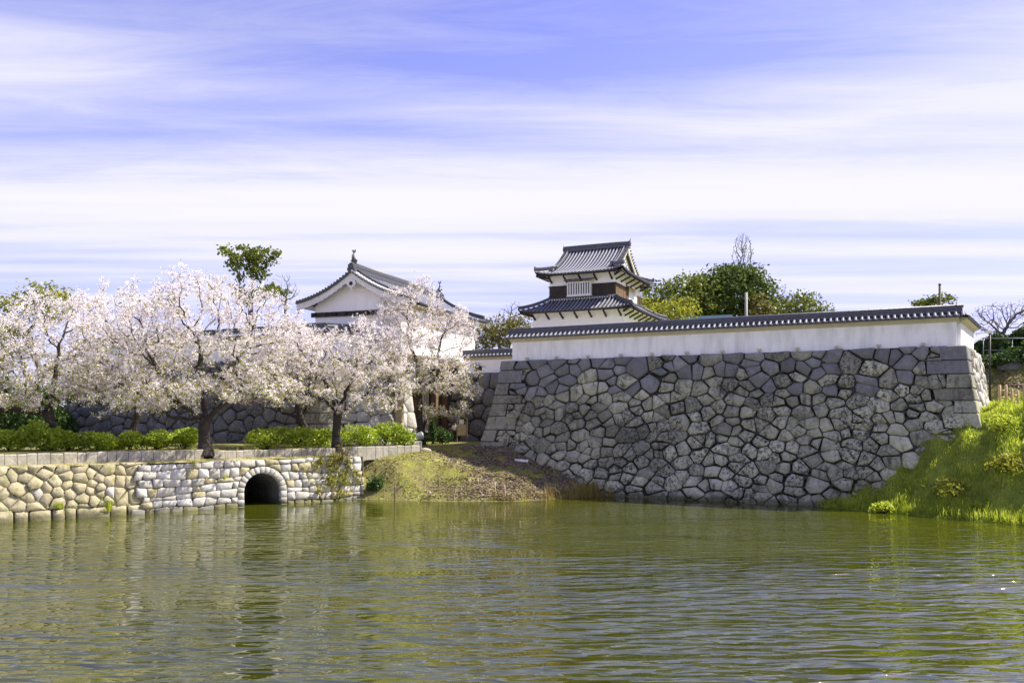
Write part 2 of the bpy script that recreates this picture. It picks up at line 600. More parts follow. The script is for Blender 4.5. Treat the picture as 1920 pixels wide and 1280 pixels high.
def axis_vals(lo, hi, step, far_lo, far_hi):
    mid = np.arange(lo, hi + 1e-6, step)
    def grow(start, end):
        out, s, p = [], step * 2, start
        sg = 1 if end > start else -1
        while (end - p) * sg > 0:
            p = p + sg * s
            s *= 1.5
            out.append(p)
        return np.array(out)
    return np.concatenate((grow(lo, far_lo)[::-1], mid, grow(hi, far_hi)))


def build_ground():
    xs = axis_vals(-48, 48, .4, -2500, 2500)
    ys = axis_vals(34, 84, .4, -400, 3500)
    X, Y = np.meshgrid(xs, ys)
    Z = Hf(X.ravel(), Y.ravel())
    v = np.column_stack((X.ravel(), Y.ravel(), Z))
    nx, ny = len(xs), len(ys)
    i, j = np.meshgrid(np.arange(nx - 1), np.arange(ny - 1))
    a = (j * nx + i).ravel()
    q = np.column_stack((a, a + 1, a + nx + 1, a + nx))
    cx = X.ravel()[a]; cy = Y.ravel()[a]
    mi = np.where((cx > 14.5), 1, 0)
    t = (cx - BK0[0]) * .8 + (cy - BK0[1]) * .6
    w = -(cx - BK0[0]) * .6 + (cy - BK0[1]) * .8
    mi = np.where((w < 1.3) & (t < 19), 2, mi)
    bk = (cx - B2[0]) * S1[0] + (cy - B2[1]) * S1[1]
    mi = np.where((cx > 24) & (bk > 3.5), 0, mi)
    me = me_np('ground', v, q, None, True, [M_GROUND, M_GROUND_G, M_PATH], mi)
    tagp(ob('ground', me), 'earth banks, terraces and land around the moat', None, None, 'structure')


build_ground()
wv = [(-900, -30, 0), (900, -30, 0), (900, 60, 0), (-900, 60, 0)]
tagp(ob('water', me_py('water', wv, [(0, 1, 2, 3)], M_WATER)), 'olive green rippled moat water', None, None, 'structure')


# ------------------------------------------------------------------ stone walls
def clip(poly, nx, ny, c):
    out = []
    n = len(poly)
    for i in range(n):
        a, b = poly[i], poly[(i + 1) % n]
        da = nx * a[0] + ny * a[1] - c
        db = nx * b[0] + ny * b[1] - c
        if da <= 0:
            out.append(a)
        if da * db < 0:
            k = da / (da - db)
            out.append((a[0] + (b[0] - a[0]) * k, a[1] + (b[1] - a[1]) * k))
    return out


def area_c(poly):
    A = cx = cy = 0
    for i in range(len(poly)):
        x0, y0 = poly[i]; x1, y1 = poly[(i + 1) % len(poly)]
        k = x0 * y1 - x1 * y0
        A += k; cx += (x0 + x1) * k; cy += (y0 + y1) * k
    if abs(A) < 1e-9:
        return 0, poly[0] if poly else (0, 0)
    return abs(A) / 2, (cx / (3 * A), cy / (3 * A))


def cells(W, H, size, rng, stretch=1.2, wvar=.25, relax=1, sizefn=None):
    """irregular stone shapes filling a W x H sheet (a power diagram)"""
    Hs = H * stretch
    n = int(W * Hs / (size * size * stretch))
    pts = []
    tries = 0
    while len(pts) < n and tries < n * 60:
        tries += 1
        p = (rng.uniform(0, W), rng.uniform(0, Hs))
        s = size * (sizefn(p[0], p[1] / stretch) if sizefn else 1)
        r = s * rng.choice((.50, .70, .85, 1.0, 1.2))
        if all((p[0] - q[0]) ** 2 + (p[1] - q[1]) ** 2 > (.5 * (r + q[2])) ** 2 * 1.05 for q in pts):
            pts.append((p[0], p[1], r))
    box = [(0, 0), (W, 0), (W, Hs), (0, Hs)]
    for it in range(relax + 1):
        P = np.array([(p[0], p[1]) for p in pts])
        res = []
        for i, (x, y, r) in enumerate(pts):
            dd = ((P - P[i]) ** 2).sum(1)
            poly = box
            for j in np.argsort(dd)[1:28]:
                xj, yj, rj = pts[j]
                wi, wj = wvar * r * r * .6, wvar * rj * rj * .6
                c = xj * xj + yj * yj - wj - x * x - y * y + wi
                poly = clip(poly, 2 * (xj - x), 2 * (yj - y), c)
                if len(poly) < 3:
                    break
            res.append(poly)
        if it < relax:
            npts = []
            for (x, y, r), pl in zip(pts, res):
                if len(pl) >= 3:
                    _, c = area_c(pl)
                    npts.append((x * .5 + c[0] * .5, y * .5 + c[1] * .5, r))
            pts = npts
    return [[(x, y / stretch) for x, y in pl] for pl in res if len(pl) >= 3]


def tidy(poly, gap, rng, cut=(.16, .3), jit=0.0):
    """shrink an outline by the joint and knock its corners off"""
    A, c = area_c(poly)
    if A < .01:
        return None, c
    q = []
    for p in poly:
        dx, dy = c[0] - p[0], c[1] - p[1]
        L = math.hypot(dx, dy)
        k = min(.45, gap / max(L, 1e-6))
        q.append((p[0] + dx * k + rng.uniform(-jit, jit), p[1] + dy * k + rng.uniform(-jit, jit)))
    r = []
    for i, p in enumerate(q):
        o = q[i - 1]
        if math.hypot(p[0] - o[0], p[1] - o[1]) > .10 or not r:
            r.append(p)
    if len(r) < 3:
        return None, c
    out = []
    n = len(r)
    for i in range(n):
        a, b, d = r[i - 1], r[i], r[(i + 1) % n]
        k1 = rng.uniform(*cut); k2 = rng.uniform(*cut)
        out.append((b[0] + (a[0] - b[0]) * k1, b[1] + (a[1] - b[1]) * k1))
        out.append((b[0] + (d[0] - b[0]) * k2, b[1] + (d[1] - b[1]) * k2))
    return out, c


def stone_mesh(poly, c, mp, rng, bulge=.09, proud=.04, tilt=.07, mat=None, back=.25, name='stone', inner=.80):
    """one stone: back ring, rim, shoulder ring and face, mapped onto the wall by mp(s, d, depth)"""
    k = len(poly)
    tx, ty = rng.uniform(-tilt, tilt), rng.uniform(-tilt, tilt)
    pr = rng.uniform(-proud, proud)
    v = []
    for s, d in poly:
        v.append(mp(s, d, -back))
    for s, d in poly:
        v.append(mp(s, d, pr + (s - c[0]) * tx + (d - c[1]) * ty - .02))
    for s, d in poly:
        s2, d2 = c[0] + (s - c[0]) * inner, c[1] + (d - c[1]) * inner
        v.append(mp(s2, d2, pr + bulge * rng.uniform(.75, 1.1) + (s2 - c[0]) * tx + (d2 - c[1]) * ty))
    v.append(mp(c[0] + rng.uniform(-.08, .08), c[1] + rng.uniform(-.08, .08), pr + bulge * rng.uniform(1.0, 1.35)))
    f = []
    for ring in (0, 1):
        for i in range(k):
            j = (i + 1) % k
            f.append((ring * k + i, ring * k + j, (ring + 1) * k + j, (ring + 1) * k + i))
    for i in range(k):
        f.append((2 * k + i, 2 * k + (i + 1) % k, 3 * k))
    return me_py(name, v, f, mat, True)


def off_curve(d):
    return .12 * d + .0115 * d * d if d > 0 else .12 * d


def solve_k(n1, n2):
    return np.linalg.solve(np.array((n1, n2)), np.array((1., 1.)))


class Face:
    """battered wall face between two corners; (s, d) = metres along, metres below the top"""
    def __init__(self, CL, CR, kL, kR, n, top, off=off_curve, origin=(0, 0, 0)):
        self.CL, self.CR, self.kL, self.kR = [np.array(a, float) for a in (CL, CR, kL, kR)]
        self.n = np.array(n, float)
        self.top, self.off = top, off
        self.L = float(np.linalg.norm(self.CR - self.CL))
        self.o = np.array(origin, float)

    def __call__(self, s, d, depth=0.0):
        o = self.off(d)
        k = s / self.L
        p = (self.CL + o * self.kL) * (1 - k) + (self.CR + o * self.kR) * k + self.n * depth
        return (p[0] - self.o[0], p[1] - self.o[1], self.top - d - self.o[2] + depth * .12)


def wall_face(parent, F, H, size, matfn, seed, gap=.045, lo=None, hi=None, bulge=.09, proud=.05, tilt=.07,
              name='stone', joint=None, gapstones=True, stretch=1.2, d0=0.0, maxn=400, sizefn=None, vis=None, rows=None, cut=(.06, .17), inner=.86, relax=1, jit=0.0, gapk=.45, gapm=None):
    """fill a face with stones; lo(d), hi(d) give the run left free by corner blocks"""
    rng = random.Random(seed)
    H = H - d0
    polys = cells(F.L, H, size, rng, stretch, relax=relax, sizefn=sizefn)
    n = 0
    gaps = []
    made = []
    pieces = []
    for pl in polys:
        ds = [p[1] for p in pl]
        cuts = [b for b in (rows or []) if min(ds) < b - d0 < max(ds)]
        near = False
        if cuts:
            for q in (min(ds) + .05, max(ds) - .05, sum(ds) / len(ds)):
                if lo and min(p[0] for p in pl) < lo(q + d0):
                    near = True
                if hi and max(p[0] for p in pl) > hi(q + d0):
                    near = True
        parts_ = [pl]
        if near:
            parts_ = []
            ed = [-9] + [b - d0 for b in cuts] + [99]
            for a_, b_ in zip(ed[:-1], ed[1:]):
                q = clip(clip(pl, 0, 1, b_), 0, -1, -a_)
                if len(q) >= 3:
                    parts_.append(q)
        for q in parts_:
            A, c = area_c(q)
            if lo and len(q) >= 3:
                q = clip(q, -1, 0, -lo(c[1] + d0))
            if hi and len(q) >= 3:
                q = clip(q, 1, 0, hi(c[1] + d0))
            if len(q) >= 3:
                pieces.append(q)
    for pl in pieces:
        pl = [(x, y + d0) for x, y in pl]
        A, c = area_c(pl)
        if A < size * size * .10:
            continue
        w = F(c[0], c[1], .5)
        ztop = F.top - min(p[1] for p in pl)
        if ztop < H1(w[0] + F.o[0], w[1] + F.o[1]) - .25 or ztop < -.15:
            continue
        if vis and not vis(c[0], c[1]):
            continue
        for p in pl:
            if rng.random() < gapk and d0 + .22 < p[1] and .3 < p[0] < F.L - .3:
                gaps.append(p)
        poly, c = tidy(pl, gap * rng.choice((.4, .8, 1.1, 1.7, 2.6)), rng, cut, jit)
        if poly is None:
            continue
        made.append((A, poly, c))
        n += 1
    made.sort(key=lambda q: -q[0])
    rest = {}
    for k, (A, poly, c) in enumerate(made):
        mt = matfn(c[0], c[1], rng)
        me = stone_mesh(poly, c, F, rng, bulge * (.6 + .4 * min(1, A / .8)), proud, tilt, mt, name=name, inner=inner)
        if k < maxn:
            ob(name, me, parent)
        else:
            rest.setdefault(mt.name, (mt, [], []))
            _, v, f = rest[mt.name]
            o = len(v)
            v += [tuple(q.co) for q in me.vertices]
            f += [tuple(i + o for i in q.vertices) for q in me.polygons]
            bpy.data.meshes.remove(me)
    for mt, v, f in rest.values():
        tagp(ob('small_stones', me_py('small_stones', v, f, mt, True), parent), kind='stuff')
    if gapstones:
        v, f = [], []
        for p in gaps:
            k = rng.choice((4, 5, 5, 6))
            r = rng.uniform(.07, .19)
            a0 = rng.random() * 6
            o = len(v)
            for ring, dep, sc in ((0, -.24, 1.0), (1, -.11, 1.0), (2, -.05, .6)):
                for i in range(k):
                    a = a0 + 2 * math.pi * i / k
                    v.append(F(p[0] + math.cos(a) * r * sc * 1.2, p[1] + math.sin(a) * r * sc, dep))
            for ring in (0, 1):
                for i in range(k):
                    j = (i + 1) % k
                    f.append((o + ring * k + i, o + ring * k + j, o + (ring + 1) * k + j, o + (ring + 1) * k + i))
            f.append(tuple(o + 2 * k + i for i in range(k)))
        if v:
            tagp(ob('gap_stones', me_py('gap_stones', v, f, gapm or M_GAP), parent), kind='stuff')
    # dark earth packing seen in the joints
    v, f = [], []
    nd, ns = 10, 12
    for j in range(nd + 1):
        for i in range(ns + 1):
            v.append(F(F.L * i / ns, d0 + H * j / nd, -.23))
    for j in range(nd):
        for i in range(ns):
            a = j * (ns + 1) + i
            f.append((a, a + 1, a + ns + 2, a + ns + 1))
    ob('joint_packing', me_py('joint_packing', v, f, joint or M_JOINT), parent)
    return n


def corner_blocks(parent, C, k, d1, d2, top, H, seed, matfn, origin, sizes=(2.5, 1.25), hrange=(.72, 1.0), off=off_curve, skip=None):
    """long and short blocks laid in turn round a corner; d1, d2 = directions leaving the corner along each face"""
    rng = random.Random(seed)
    C, k, d1, d2 = [np.array(a, float) for a in (C, k, d1, d2)]
    d = 0.0
    i = 0
    runs = []
    while d < H:
        h = rng.uniform(*hrange)
        l1 = (sizes[0] if i % 2 else sizes[1]) * rng.uniform(.85, 1.2)
        l2 = (sizes[1] if i % 2 else sizes[0]) * rng.uniform(.9, 1.1)
        if skip is None or not skip(d + h):
            v = []
            for dd, ins in ((d + .015, .05), (d + .06, -.05), (d + h - .06, -.05), (d + h - .015, .05)):
                c = C + off(dd) * k - k * ins * .6
                z = top - dd
                skew = rng.uniform(-.12, .12)
                for p in (c + d1 * (l1 + skew), c + d1 * .05, c + d2 * .05, c + d2 * l2, c + d2 * l2 + d1 * .5, c + d1 * l1 + d2 * .5):
                    v.append((p[0] - origin[0], p[1] - origin[1], z - origin[2]))
            f = [tuple(range(5, -1, -1)), tuple(range(18, 24))]
            for r in range(3):
                for a in range(6):
                    b = (a + 1) % 6
                    f.append((r * 6 + a, r * 6 + b, r * 6 + 6 + b, r * 6 + 6 + a))
            me = me_py('corner_block', v, f, matfn(d, rng))
            ob('corner_block', me, parent)
        runs.append((d, d + h, l1, l2))
        d += h
        i += 1
    def run(ix):
        def fn(dd):
            for a, b, l1, l2 in runs:
                if a <= dd < b:
                    return (l1, l2)[ix]
            return runs[-1][2 + ix]
        return fn
    return run(0), run(1), [b for _, b, _, _ in runs]


def build_rampart():
    base = ((A2 + B2) / 2 + N1 * 2.3)
    o = (float(base[0]), float(base[1]), 0.0)
    th = empty('stone_rampart', o, 0, 'tall grey dry-stone rampart rising from the moat under the long white wall', 'stone wall')
    NLf = np.array((-E1[0], -E1[1]))
    kL = solve_k(N1, NLf)
    kR = solve_k(N1, NS)
    def cm(d, rng):
        return M_FRESH if d < 1.5 else M_CORNER
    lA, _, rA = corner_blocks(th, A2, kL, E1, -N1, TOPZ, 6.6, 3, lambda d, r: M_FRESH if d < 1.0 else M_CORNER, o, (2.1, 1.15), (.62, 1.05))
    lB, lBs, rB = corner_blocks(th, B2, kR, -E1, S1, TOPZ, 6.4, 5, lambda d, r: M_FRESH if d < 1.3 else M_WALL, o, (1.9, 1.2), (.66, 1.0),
                            skip=lambda d: d > 5.6)
    F = Face(A2, B2, kL, kR, N1, TOPZ, origin=o)
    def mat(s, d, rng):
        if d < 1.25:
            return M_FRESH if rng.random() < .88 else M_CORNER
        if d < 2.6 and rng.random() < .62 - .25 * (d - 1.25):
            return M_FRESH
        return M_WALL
    n = wall_face(th, F, 9.9, .80, mat, 11, relax=0, jit=.05, proud=.07, tilt=.20, cut=(.03, .13), inner=.88, sizefn=lambda s, d: 1.35 if d < 2 else 1.0, lo=lambda d: lA(d) if d < 6.6 else 0, hi=lambda d: F.L - (lB(d) if d < 6.4 else 0),
                  gap=.036, maxn=250, bulge=.06, rows=rA + rB)
    # right flank, in full sun, with that light also put into its paler stone
    CR2 = B2 + S1 * 11
    F2 = Face(B2, CR2, kR, NS, NS, TOPZ, origin=o)
    n2 = wall_face(th, F2, 5.4, .85, lambda s, d, r: M_CORNER if r.random() < .3 else M_PALE, 17, lo=lambda d: lBs(d), gap=.03, bulge=.06, rows=rB,
                   maxn=45, gapstones=False, vis=lambda s, d: s < 9.5)
    # level top
    mb = MB()
    p = [A2, B2, CR2, A2 - N1 * 11]
    ins = [A2 - N1 * .12 + E1 * .1, B2 - N1 * .12 - E1 * .12, CR2 - NS * .12, A2 - N1 * 11 + E1 * .1]
    low = [A2 - N1 * 2 + E1 * 2, B2 - N1 * 2 - E1 * 2, CR2 - NS * 2, A2 - N1 * 11 + E1 * 2]
    v = [(q[0] - o[0], q[1] - o[1], TOPZ - .05) for q in ins] + [(q[0] - o[0], q[1] - o[1], TOPZ - .05) for q in low]
    mb.add(v, [(0, 1, 5, 4), (1, 2, 6, 5), (0, 4, 7, 3)])
    mb.build('top_bed', M_CONCRETE, th)
    print('rampart stones', n, n2)


build_rampart()


def build_gate_walls():
    K = np.array((-14.1, 58.0))
    LD = np.array((.8, .6)); LN = np.array((.6, -.8))
    o = (float(K[0]), float(K[1]), 3.3)
    th = empty('gatehouse_rampart', o, 0, 'stone base of the gatehouse behind the cherry trees, one face shaded and one sunlit', 'stone wall')
    k = solve_k(N1, LN)
    top = 9.9
    Kt = K - k * off_curve(6.6)
    l1, l2, rK = corner_blocks(th, Kt, k, -E1, LD, top, 6.8, 23, lambda d, r: M_CORNER, o, (2.0, 1.1), (.7, .95))
    endL = Kt - E1 * 29
    NE = np.array((-E1[0], -E1[1]))
    F = Face(endL, Kt, solve_k(N1, NE), k, N1, top, origin=o)
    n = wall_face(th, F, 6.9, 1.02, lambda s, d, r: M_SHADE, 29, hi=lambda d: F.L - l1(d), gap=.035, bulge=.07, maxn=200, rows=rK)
    F2 = Face(Kt, Kt + LD * 7.4, k, LN * 1.0 + LD * .22, LN, top, origin=o)
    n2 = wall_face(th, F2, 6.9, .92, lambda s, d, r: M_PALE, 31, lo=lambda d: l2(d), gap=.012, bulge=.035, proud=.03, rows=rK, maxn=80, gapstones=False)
    # end of the face beside the gate posts, and the bed on top
    e = Kt + LD * 7.4
    mb = MB()
    G = np.array((.343, .939))
    pts = [(e + (LN + LD * .22) * off_curve(d)) for d in (0, 3.4, 6.8)]
    for i in range(2):
        p, q = pts[i], pts[i + 1]
        z0, z1 = top - 3.4 * i, top - 3.4 * (i + 1)
        a, b, c, d = p - LN * .1, q - LN * .1, q + G * 1.5 - LD * 1.2, p + G * 1.5 - LD * .8
        mb.add([(a[0] - o[0], a[1] - o[1], z0 - o[2]), (b[0] - o[0], b[1] - o[1], z1 - o[2]),
                (c[0] - o[0], c[1] - o[1], z1 - o[2]), (d[0] - o[0], d[1] - o[1], z0 - o[2])], [(0, 1, 2, 3)])
    t4 = [endL - N1 * .1, Kt - N1 * .12 + LD * .02, e, e + G * 4, endL - N1 * 8]
    mb.add([(q[0] - o[0], q[1] - o[1], top - .05 - o[2]) for q in t4], [(0, 1, 2, 3, 4)])
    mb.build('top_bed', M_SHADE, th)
    print('gate base stones', n, n2)
    # set-back wall to the right of the gate
    P = np.array((-5.2, 69.2)); Q = np.array((2.5, 65.3))
    o2 = (float(P[0]), float(P[1]), 3.2)
    th2 = empty('stone_wall', o2, 0, 'shaded set-back stone wall between the gate and the tall rampart', 'stone wall')
    F3 = Face(P, Q, N1, N1, N1, 9.15, origin=o2)
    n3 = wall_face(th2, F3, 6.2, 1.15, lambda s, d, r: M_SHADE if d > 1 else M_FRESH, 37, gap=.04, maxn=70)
    mb = MB()
    q4 = [P - N1 * .1, Q - N1 * .1, Q - N1 * 3, P - N1 * 3]
    mb.add([(q[0] - o2[0], q[1] - o2[1], 9.1 - o2[2]) for q in q4], [(0, 1, 2, 3)])
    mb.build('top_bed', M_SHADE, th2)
    mb = MB()
    q4 = [P - N1 * .15, P - N1 * 3]
    mb.add([(q[0] - o2[0], q[1] - o2[1], z - o2[2]) for z in (9.1, 3.0) for q in q4], [(0, 1, 3, 2)])
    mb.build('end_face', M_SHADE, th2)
    return Kt, LD, LN, top


KT, KLD, KLN, KTOP = build_gate_walls()


# ------------------------------------------------------------------ embankment along the causeway
def bank_pt(t, w=0.0):
    return BK0 + BKD * t - BKN * w


def straight(d):
    return .10 * d


def build_bank():
    o2 = bank_pt(-2)
    o = (float(o2[0]), float(o2[1]), 0)
    th = empty('embankment_wall', o, 0, 'low tan boulder embankment at the waterline left of the pale bridge', 'stone wall')
    top = 2.86
    L0, L1 = -13.0, 7.0
    F = Face(bank_pt(L0, .22), bank_pt(L1, .22), BKN, BKN, BKN, top, straight, o)
    n = wall_face(th, F, 2.32, .54, lambda s, d, r: M_BRIDGE if r.random() < .03 else M_TAN, 41, gap=.010, bulge=.035, proud=.06, tilt=.20, inner=.9, joint=M_JOINT_TAN, cut=(.06, .18), relax=0, jit=.02,
                  gapstones=True, stretch=1.05, maxn=250, gapk=.8, gapm=M_TAN)
    rng = random.Random(5)
    s = 0.0
    while s < F.L - .3:                                   # squared footing course at the water
        w = min(rng.uniform(.55, 1.7), F.L - s)
        j = rng.uniform(-.05, .05)
        pl = [(s + .03, 2.30 + j), (s + w - .03, 2.30 + j + rng.uniform(-.05, .05)), (s + w - .03, 3.3), (s + .03, 3.3)]
        poly, c = tidy(pl, .01, rng, (.05, .10))
        c = (c[0], 2.62)
        ob('footing_block', stone_mesh(poly, c, F, rng, .05, .05, .03, M_TAN, name='footing_block', inner=.9), th)
        s += w
    print('bank stones', n)
    mb = MB()
    rg = random.Random(4)
    prev = None
    for k in range(33):
        t = L0 + (19.6 - L0) * k / 32
        z = 2.82 + rg.uniform(-.03, .03)
        row = [(*(bank_pt(t, w) - np.array(o[:2])), zz) for w, zz in ((.16, z - .05), (.5, z + rg.uniform(-.02, .04)), (.95, z + .03), (1.35, z + .05))]
        i = len(mb.v)
        mb.add(row, [])
        if prev is not None:
            mb.f += [(prev + q, prev + q + 1, i + q + 1, i + q) for q in range(3)]
        prev = i
    mb.build('ledge', M_PATH, th, True)

    # ---- bridge with its arch
    o2 = bank_pt(12)
    o = (float(o2[0]), float(o2[1]), 0)
    br = empty('stone_bridge', o, 0, 'pale squared-stone causeway bridge with one round arch over the water', 'bridge')
    top = 2.80
    B0, B1 = 6.0, 20.2
    F = Face(bank_pt(B0, 0), bank_pt(B1, 0), BKN, BKN, BKN, top, lambda d: .06 * d, o)
    rng = random.Random(8)
    ac, ar = 13.45 - B0, 1.13                              # arch centre along the face, radius
    az = .86
    ro = ar + .40
    d = .0
    n = 0
    rows = []
    while d < 3.2:
        rows.append(d)
        d += rng.uniform(.34, .56)
    def wav(s, i):
        return .07 * math.sin(s * .9 + i * 1.7) + .05 * math.sin(s * 2.3 + i * 4.1) + .06 * math.sin(s * .45 + i * .4)
    for i in range(len(rows) - 1):
        s = rng.uniform(0, .75)
        while s < F.L - .05:
            w = rng.uniform(.36, .98)
            a, b = max(s, 0), min(s + w, F.L)
            s += w
            if b - a < .16:
                continue
            y0, y1 = rows[i], rows[i + 1]
            tl = rng.uniform(-.08, .08); tr = rng.uniform(-.08, .08)
            pl = [(a + tl, y0 + wav(a, i)), (b + tr, y0 + wav(b, i)), (b - tr, y1 + wav(b, i + 1)), (a - tl, y1 + wav(a, i + 1))]
            if i == 0:
                pl = [(x, max(.0, y)) if k < 2 else (x, y) for k, (x, y) in enumerate(pl)]
            cx, cy = (a + b) / 2 - ac, (top - (y0 + y1) / 2) - az
            if cy > 0:
                r = math.hypot(cx, cy)
                if r < ro + .05:
                    if r < ro - .15:
                        continue
                nx, ny = -cx / max(r, 1e-6), cy / max(r, 1e-6)     # in (s, d): d runs down
                pl = clip(pl, nx, ny, nx * ac + ny * (top - az) - ro)
            else:
                if abs(cx) < ro - .12:
                    continue
                sg = 1 if cx > 0 else -1
                pl = clip(pl, -sg, 0, -sg * ac - ro)
            if len(pl) < 3:
                continue
            A, c = area_c(pl)
            if A < .03 or top - min(p[1] for p in pl) < -.1:
                continue
            poly, c = tidy(pl, .012, rng, (.05, .14))
            if poly is None:
                continue
            m = M_TAN if (rng.random() < .16 or (c[1] > 2.35 and rng.random() < .35)) else M_BRIDGE
            ob('masonry_block', stone_mesh(poly, c, F, rng, .03, .045, .07, m, name='masonry_block', inner=.90), br)
            n += 1
    # voussoirs
    legs = [( -1, k) for k in range(3)] + [(1, k) for k in range(3)]
    hleg = (az + .35) / 3
    for sg, k in legs:
        z0, z1 = -.35 + k * hleg + .012, -.35 + (k + 1) * hleg - .012
        x0, x1 = ac + sg * ar, ac + sg * (ro - .015)
        pl = [(x0, top - z1), (x1, top - z1), (x1, top - z0), (x0, top - z0)]
        if sg < 0:
            pl = pl[::-1]
        ob('arch_stone', stone_mesh(pl, area_c(pl)[1], F, rng, .02, .01, .02, M_BRIDGE, name='arch_stone', inner=.93, back=.5), br)
    nv = 13
    for k in range(nv):
        a0, a1 = math.pi * k / nv + .006, math.pi * (k + 1) / nv - .006
        am = (a0 + a1) / 2
        pl = []
        for a, r in ((a0, ar), (am, ar), (a1, ar), (a1, ro - .015), (am, ro - .015), (a0, ro - .015)):
            pl.append((ac + math.cos(a) * r, top - az - math.sin(a) * r))
        ob('arch_stone', stone_mesh(pl, area_c(pl)[1], F, rng, .02, .012, .02, M_BRIDGE, name='arch_stone', inner=.93, back=.5), br)
    # vault lining, closed at the far end
    v, f = [], []
    prof = [(ac - ar, -.6), (ac - ar, az)] + [(ac - math.cos(math.pi * k / 12) * ar, az + math.sin(math.pi * k / 12) * ar) for k in range(1, 12)] + [(ac + ar, az), (ac + ar, -.6)]
    for dep in (-.3, -6.0):
        for s, z in prof:
            v.append(F(s, top - z, dep))
    m = len(prof)
    f = [(i, i + 1, m + i + 1, m + i) for i in range(m - 1)] + [tuple(range(m, 2 * m))]
    ob('vault', me_py('vault', v, f, M_SHADE), br)
    mb = MB()
    # packing behind the face, left and right of the opening, and the deck
    for s0, s1, za, zb in ((.85, ac - ar - .02, -.3, 2.72), (ac + ar + .02, F.L, -.3, 2.72), (ac - ar - .02, ac + ar + .02, az + ar + .04, 2.72)):
        mb.add([F(s0, top - za, -.12), F(s1, top - za, -.12), F(s1, top - zb, -.12), F(s0, top - zb, -.12)], [(0, 1, 2, 3)])
    for sg in (-1, 1):
        for k in range(6):
            a0, a1 = math.pi / 12 * k, math.pi / 12 * (k + 1)
            p = [(ac + sg * math.cos(a0) * (ar + .01), az + math.sin(a0) * (ar + .01)), (ac + sg * math.cos(a1) * (ar + .01), az + math.sin(a1) * (ar + .01)),
                 (ac + sg * math.cos(a1) * (ar + .01), az + ar + .05), (ac + sg * (ar + .03), az + ar + .05)]
            mb.add([F(s, top - z, -.12) for s, z in p], [(0, 1, 2, 3)])
    mb.build('joint_packing', M_JOINT_TAN, br)
    mb = MB()
    a, b = 11.6 - B0, 15.3 - B0
    mb.add([F(a, -.55, -1.5), F(b, -.55, -1.5), F(b, -.55, -7.0), F(a, -.55, -7.0), F(a, .3, -1.5), F(b, .3, -1.5)], [(0, 1, 2, 3), (4, 5, 1, 0)])
    mb.build('deck', M_GROUND, br)
    # right end return
    mb = MB()
    mb.add([F(F.L, 0, 0), F(F.L, 3, 0), F(F.L, 3, -2.5), F(F.L, 0, -2.5)], [(0, 1, 2, 3)])
    mb.build('end_face', M_BRIDGE, br)
    print('bridge blocks', n)

    # ---- kerb of upright granite blocks behind the wall
    o2 = bank_pt(8, 1.2)
    o = (float(o2[0]), float(o2[1]), 2.8)
    kb = empty('stone_kerb', o, 0, 'low kerb of granite blocks edging the cherry tree bed', 'kerb')
    rng = random.Random(12)
    t = -13.0
    while t < 25.2:
        w = rng.uniform(.38, .72)
        if 10.05 < t < 10.9:
            t += w
            continue
        p = bank_pt(t, 1.22 + (.15 if t > 10.5 else 0))
        zg = 2.80 if t < 19.4 else 2.95
        h = .64 + rng.uniform(-.02, .02) - (.12 if t > 10.5 else 0) - (.12 if t > 19.4 else 0)
        e, nn = BKD, -BKN
        v = []
        dp = .42
        for zz, ins in ((zg - .5, 0), (zg + h - .04, 0), (zg + h, .035)):
            for aa, bb in ((0, 0), (1, 0), (1, 1), (0, 1)):
                q = p + e * (.012 + ins + aa * (w - .024 - 2 * ins)) + nn * (ins + bb * (dp - 2 * ins) + rng.uniform(-.012, .012))
                v.append((q[0] - o[0], q[1] - o[1], zz - o[2] + rng.uniform(-.008, .008)))
        f = [(8, 9, 10, 11)]
        for r in range(2):
            for a in range(4):
                b = (a + 1) % 4
                f.append((r * 4 + a, r * 4 + b, r * 4 + 4 + b, r * 4 + 4 + a))
        ob('kerb_block', me_py('kerb_block', v, f, M_KERB), kb)
        t += w


build_bank()
# ------------------------------------------------------------------ roofs
def half_tube(pts, side, rad, n=5, cap=True):
    """rounded roll along pts; side = unit vector across the roll"""
    pts = [Vector(p) for p in pts]
    side = Vector(side)
    v, f = [], []
    for i, p in enumerate(pts):
        t = (pts[min(i + 1, len(pts) - 1)] - pts[max(i - 1, 0)]).normalized()
        n_ = side.cross(t).normalized()
        if n_.z < 0:
            n_ = -n_
        for k in range(n + 1):
            a = math.pi * k / n
            v.append(p + side * (math.cos(a) * rad) + n_ * (math.sin(a) * rad))
    m = n + 1
    for i in range(len(pts) - 1):
        for k in range(n):
            f.append((i * m + k, i * m + k + 1, (i + 1) * m + k + 1, (i + 1) * m + k))
    if cap:
        f.append(tuple(range(m)))
        f.append(tuple(reversed(range((len(pts) - 1) * m, len(pts) * m))))
    return v, f


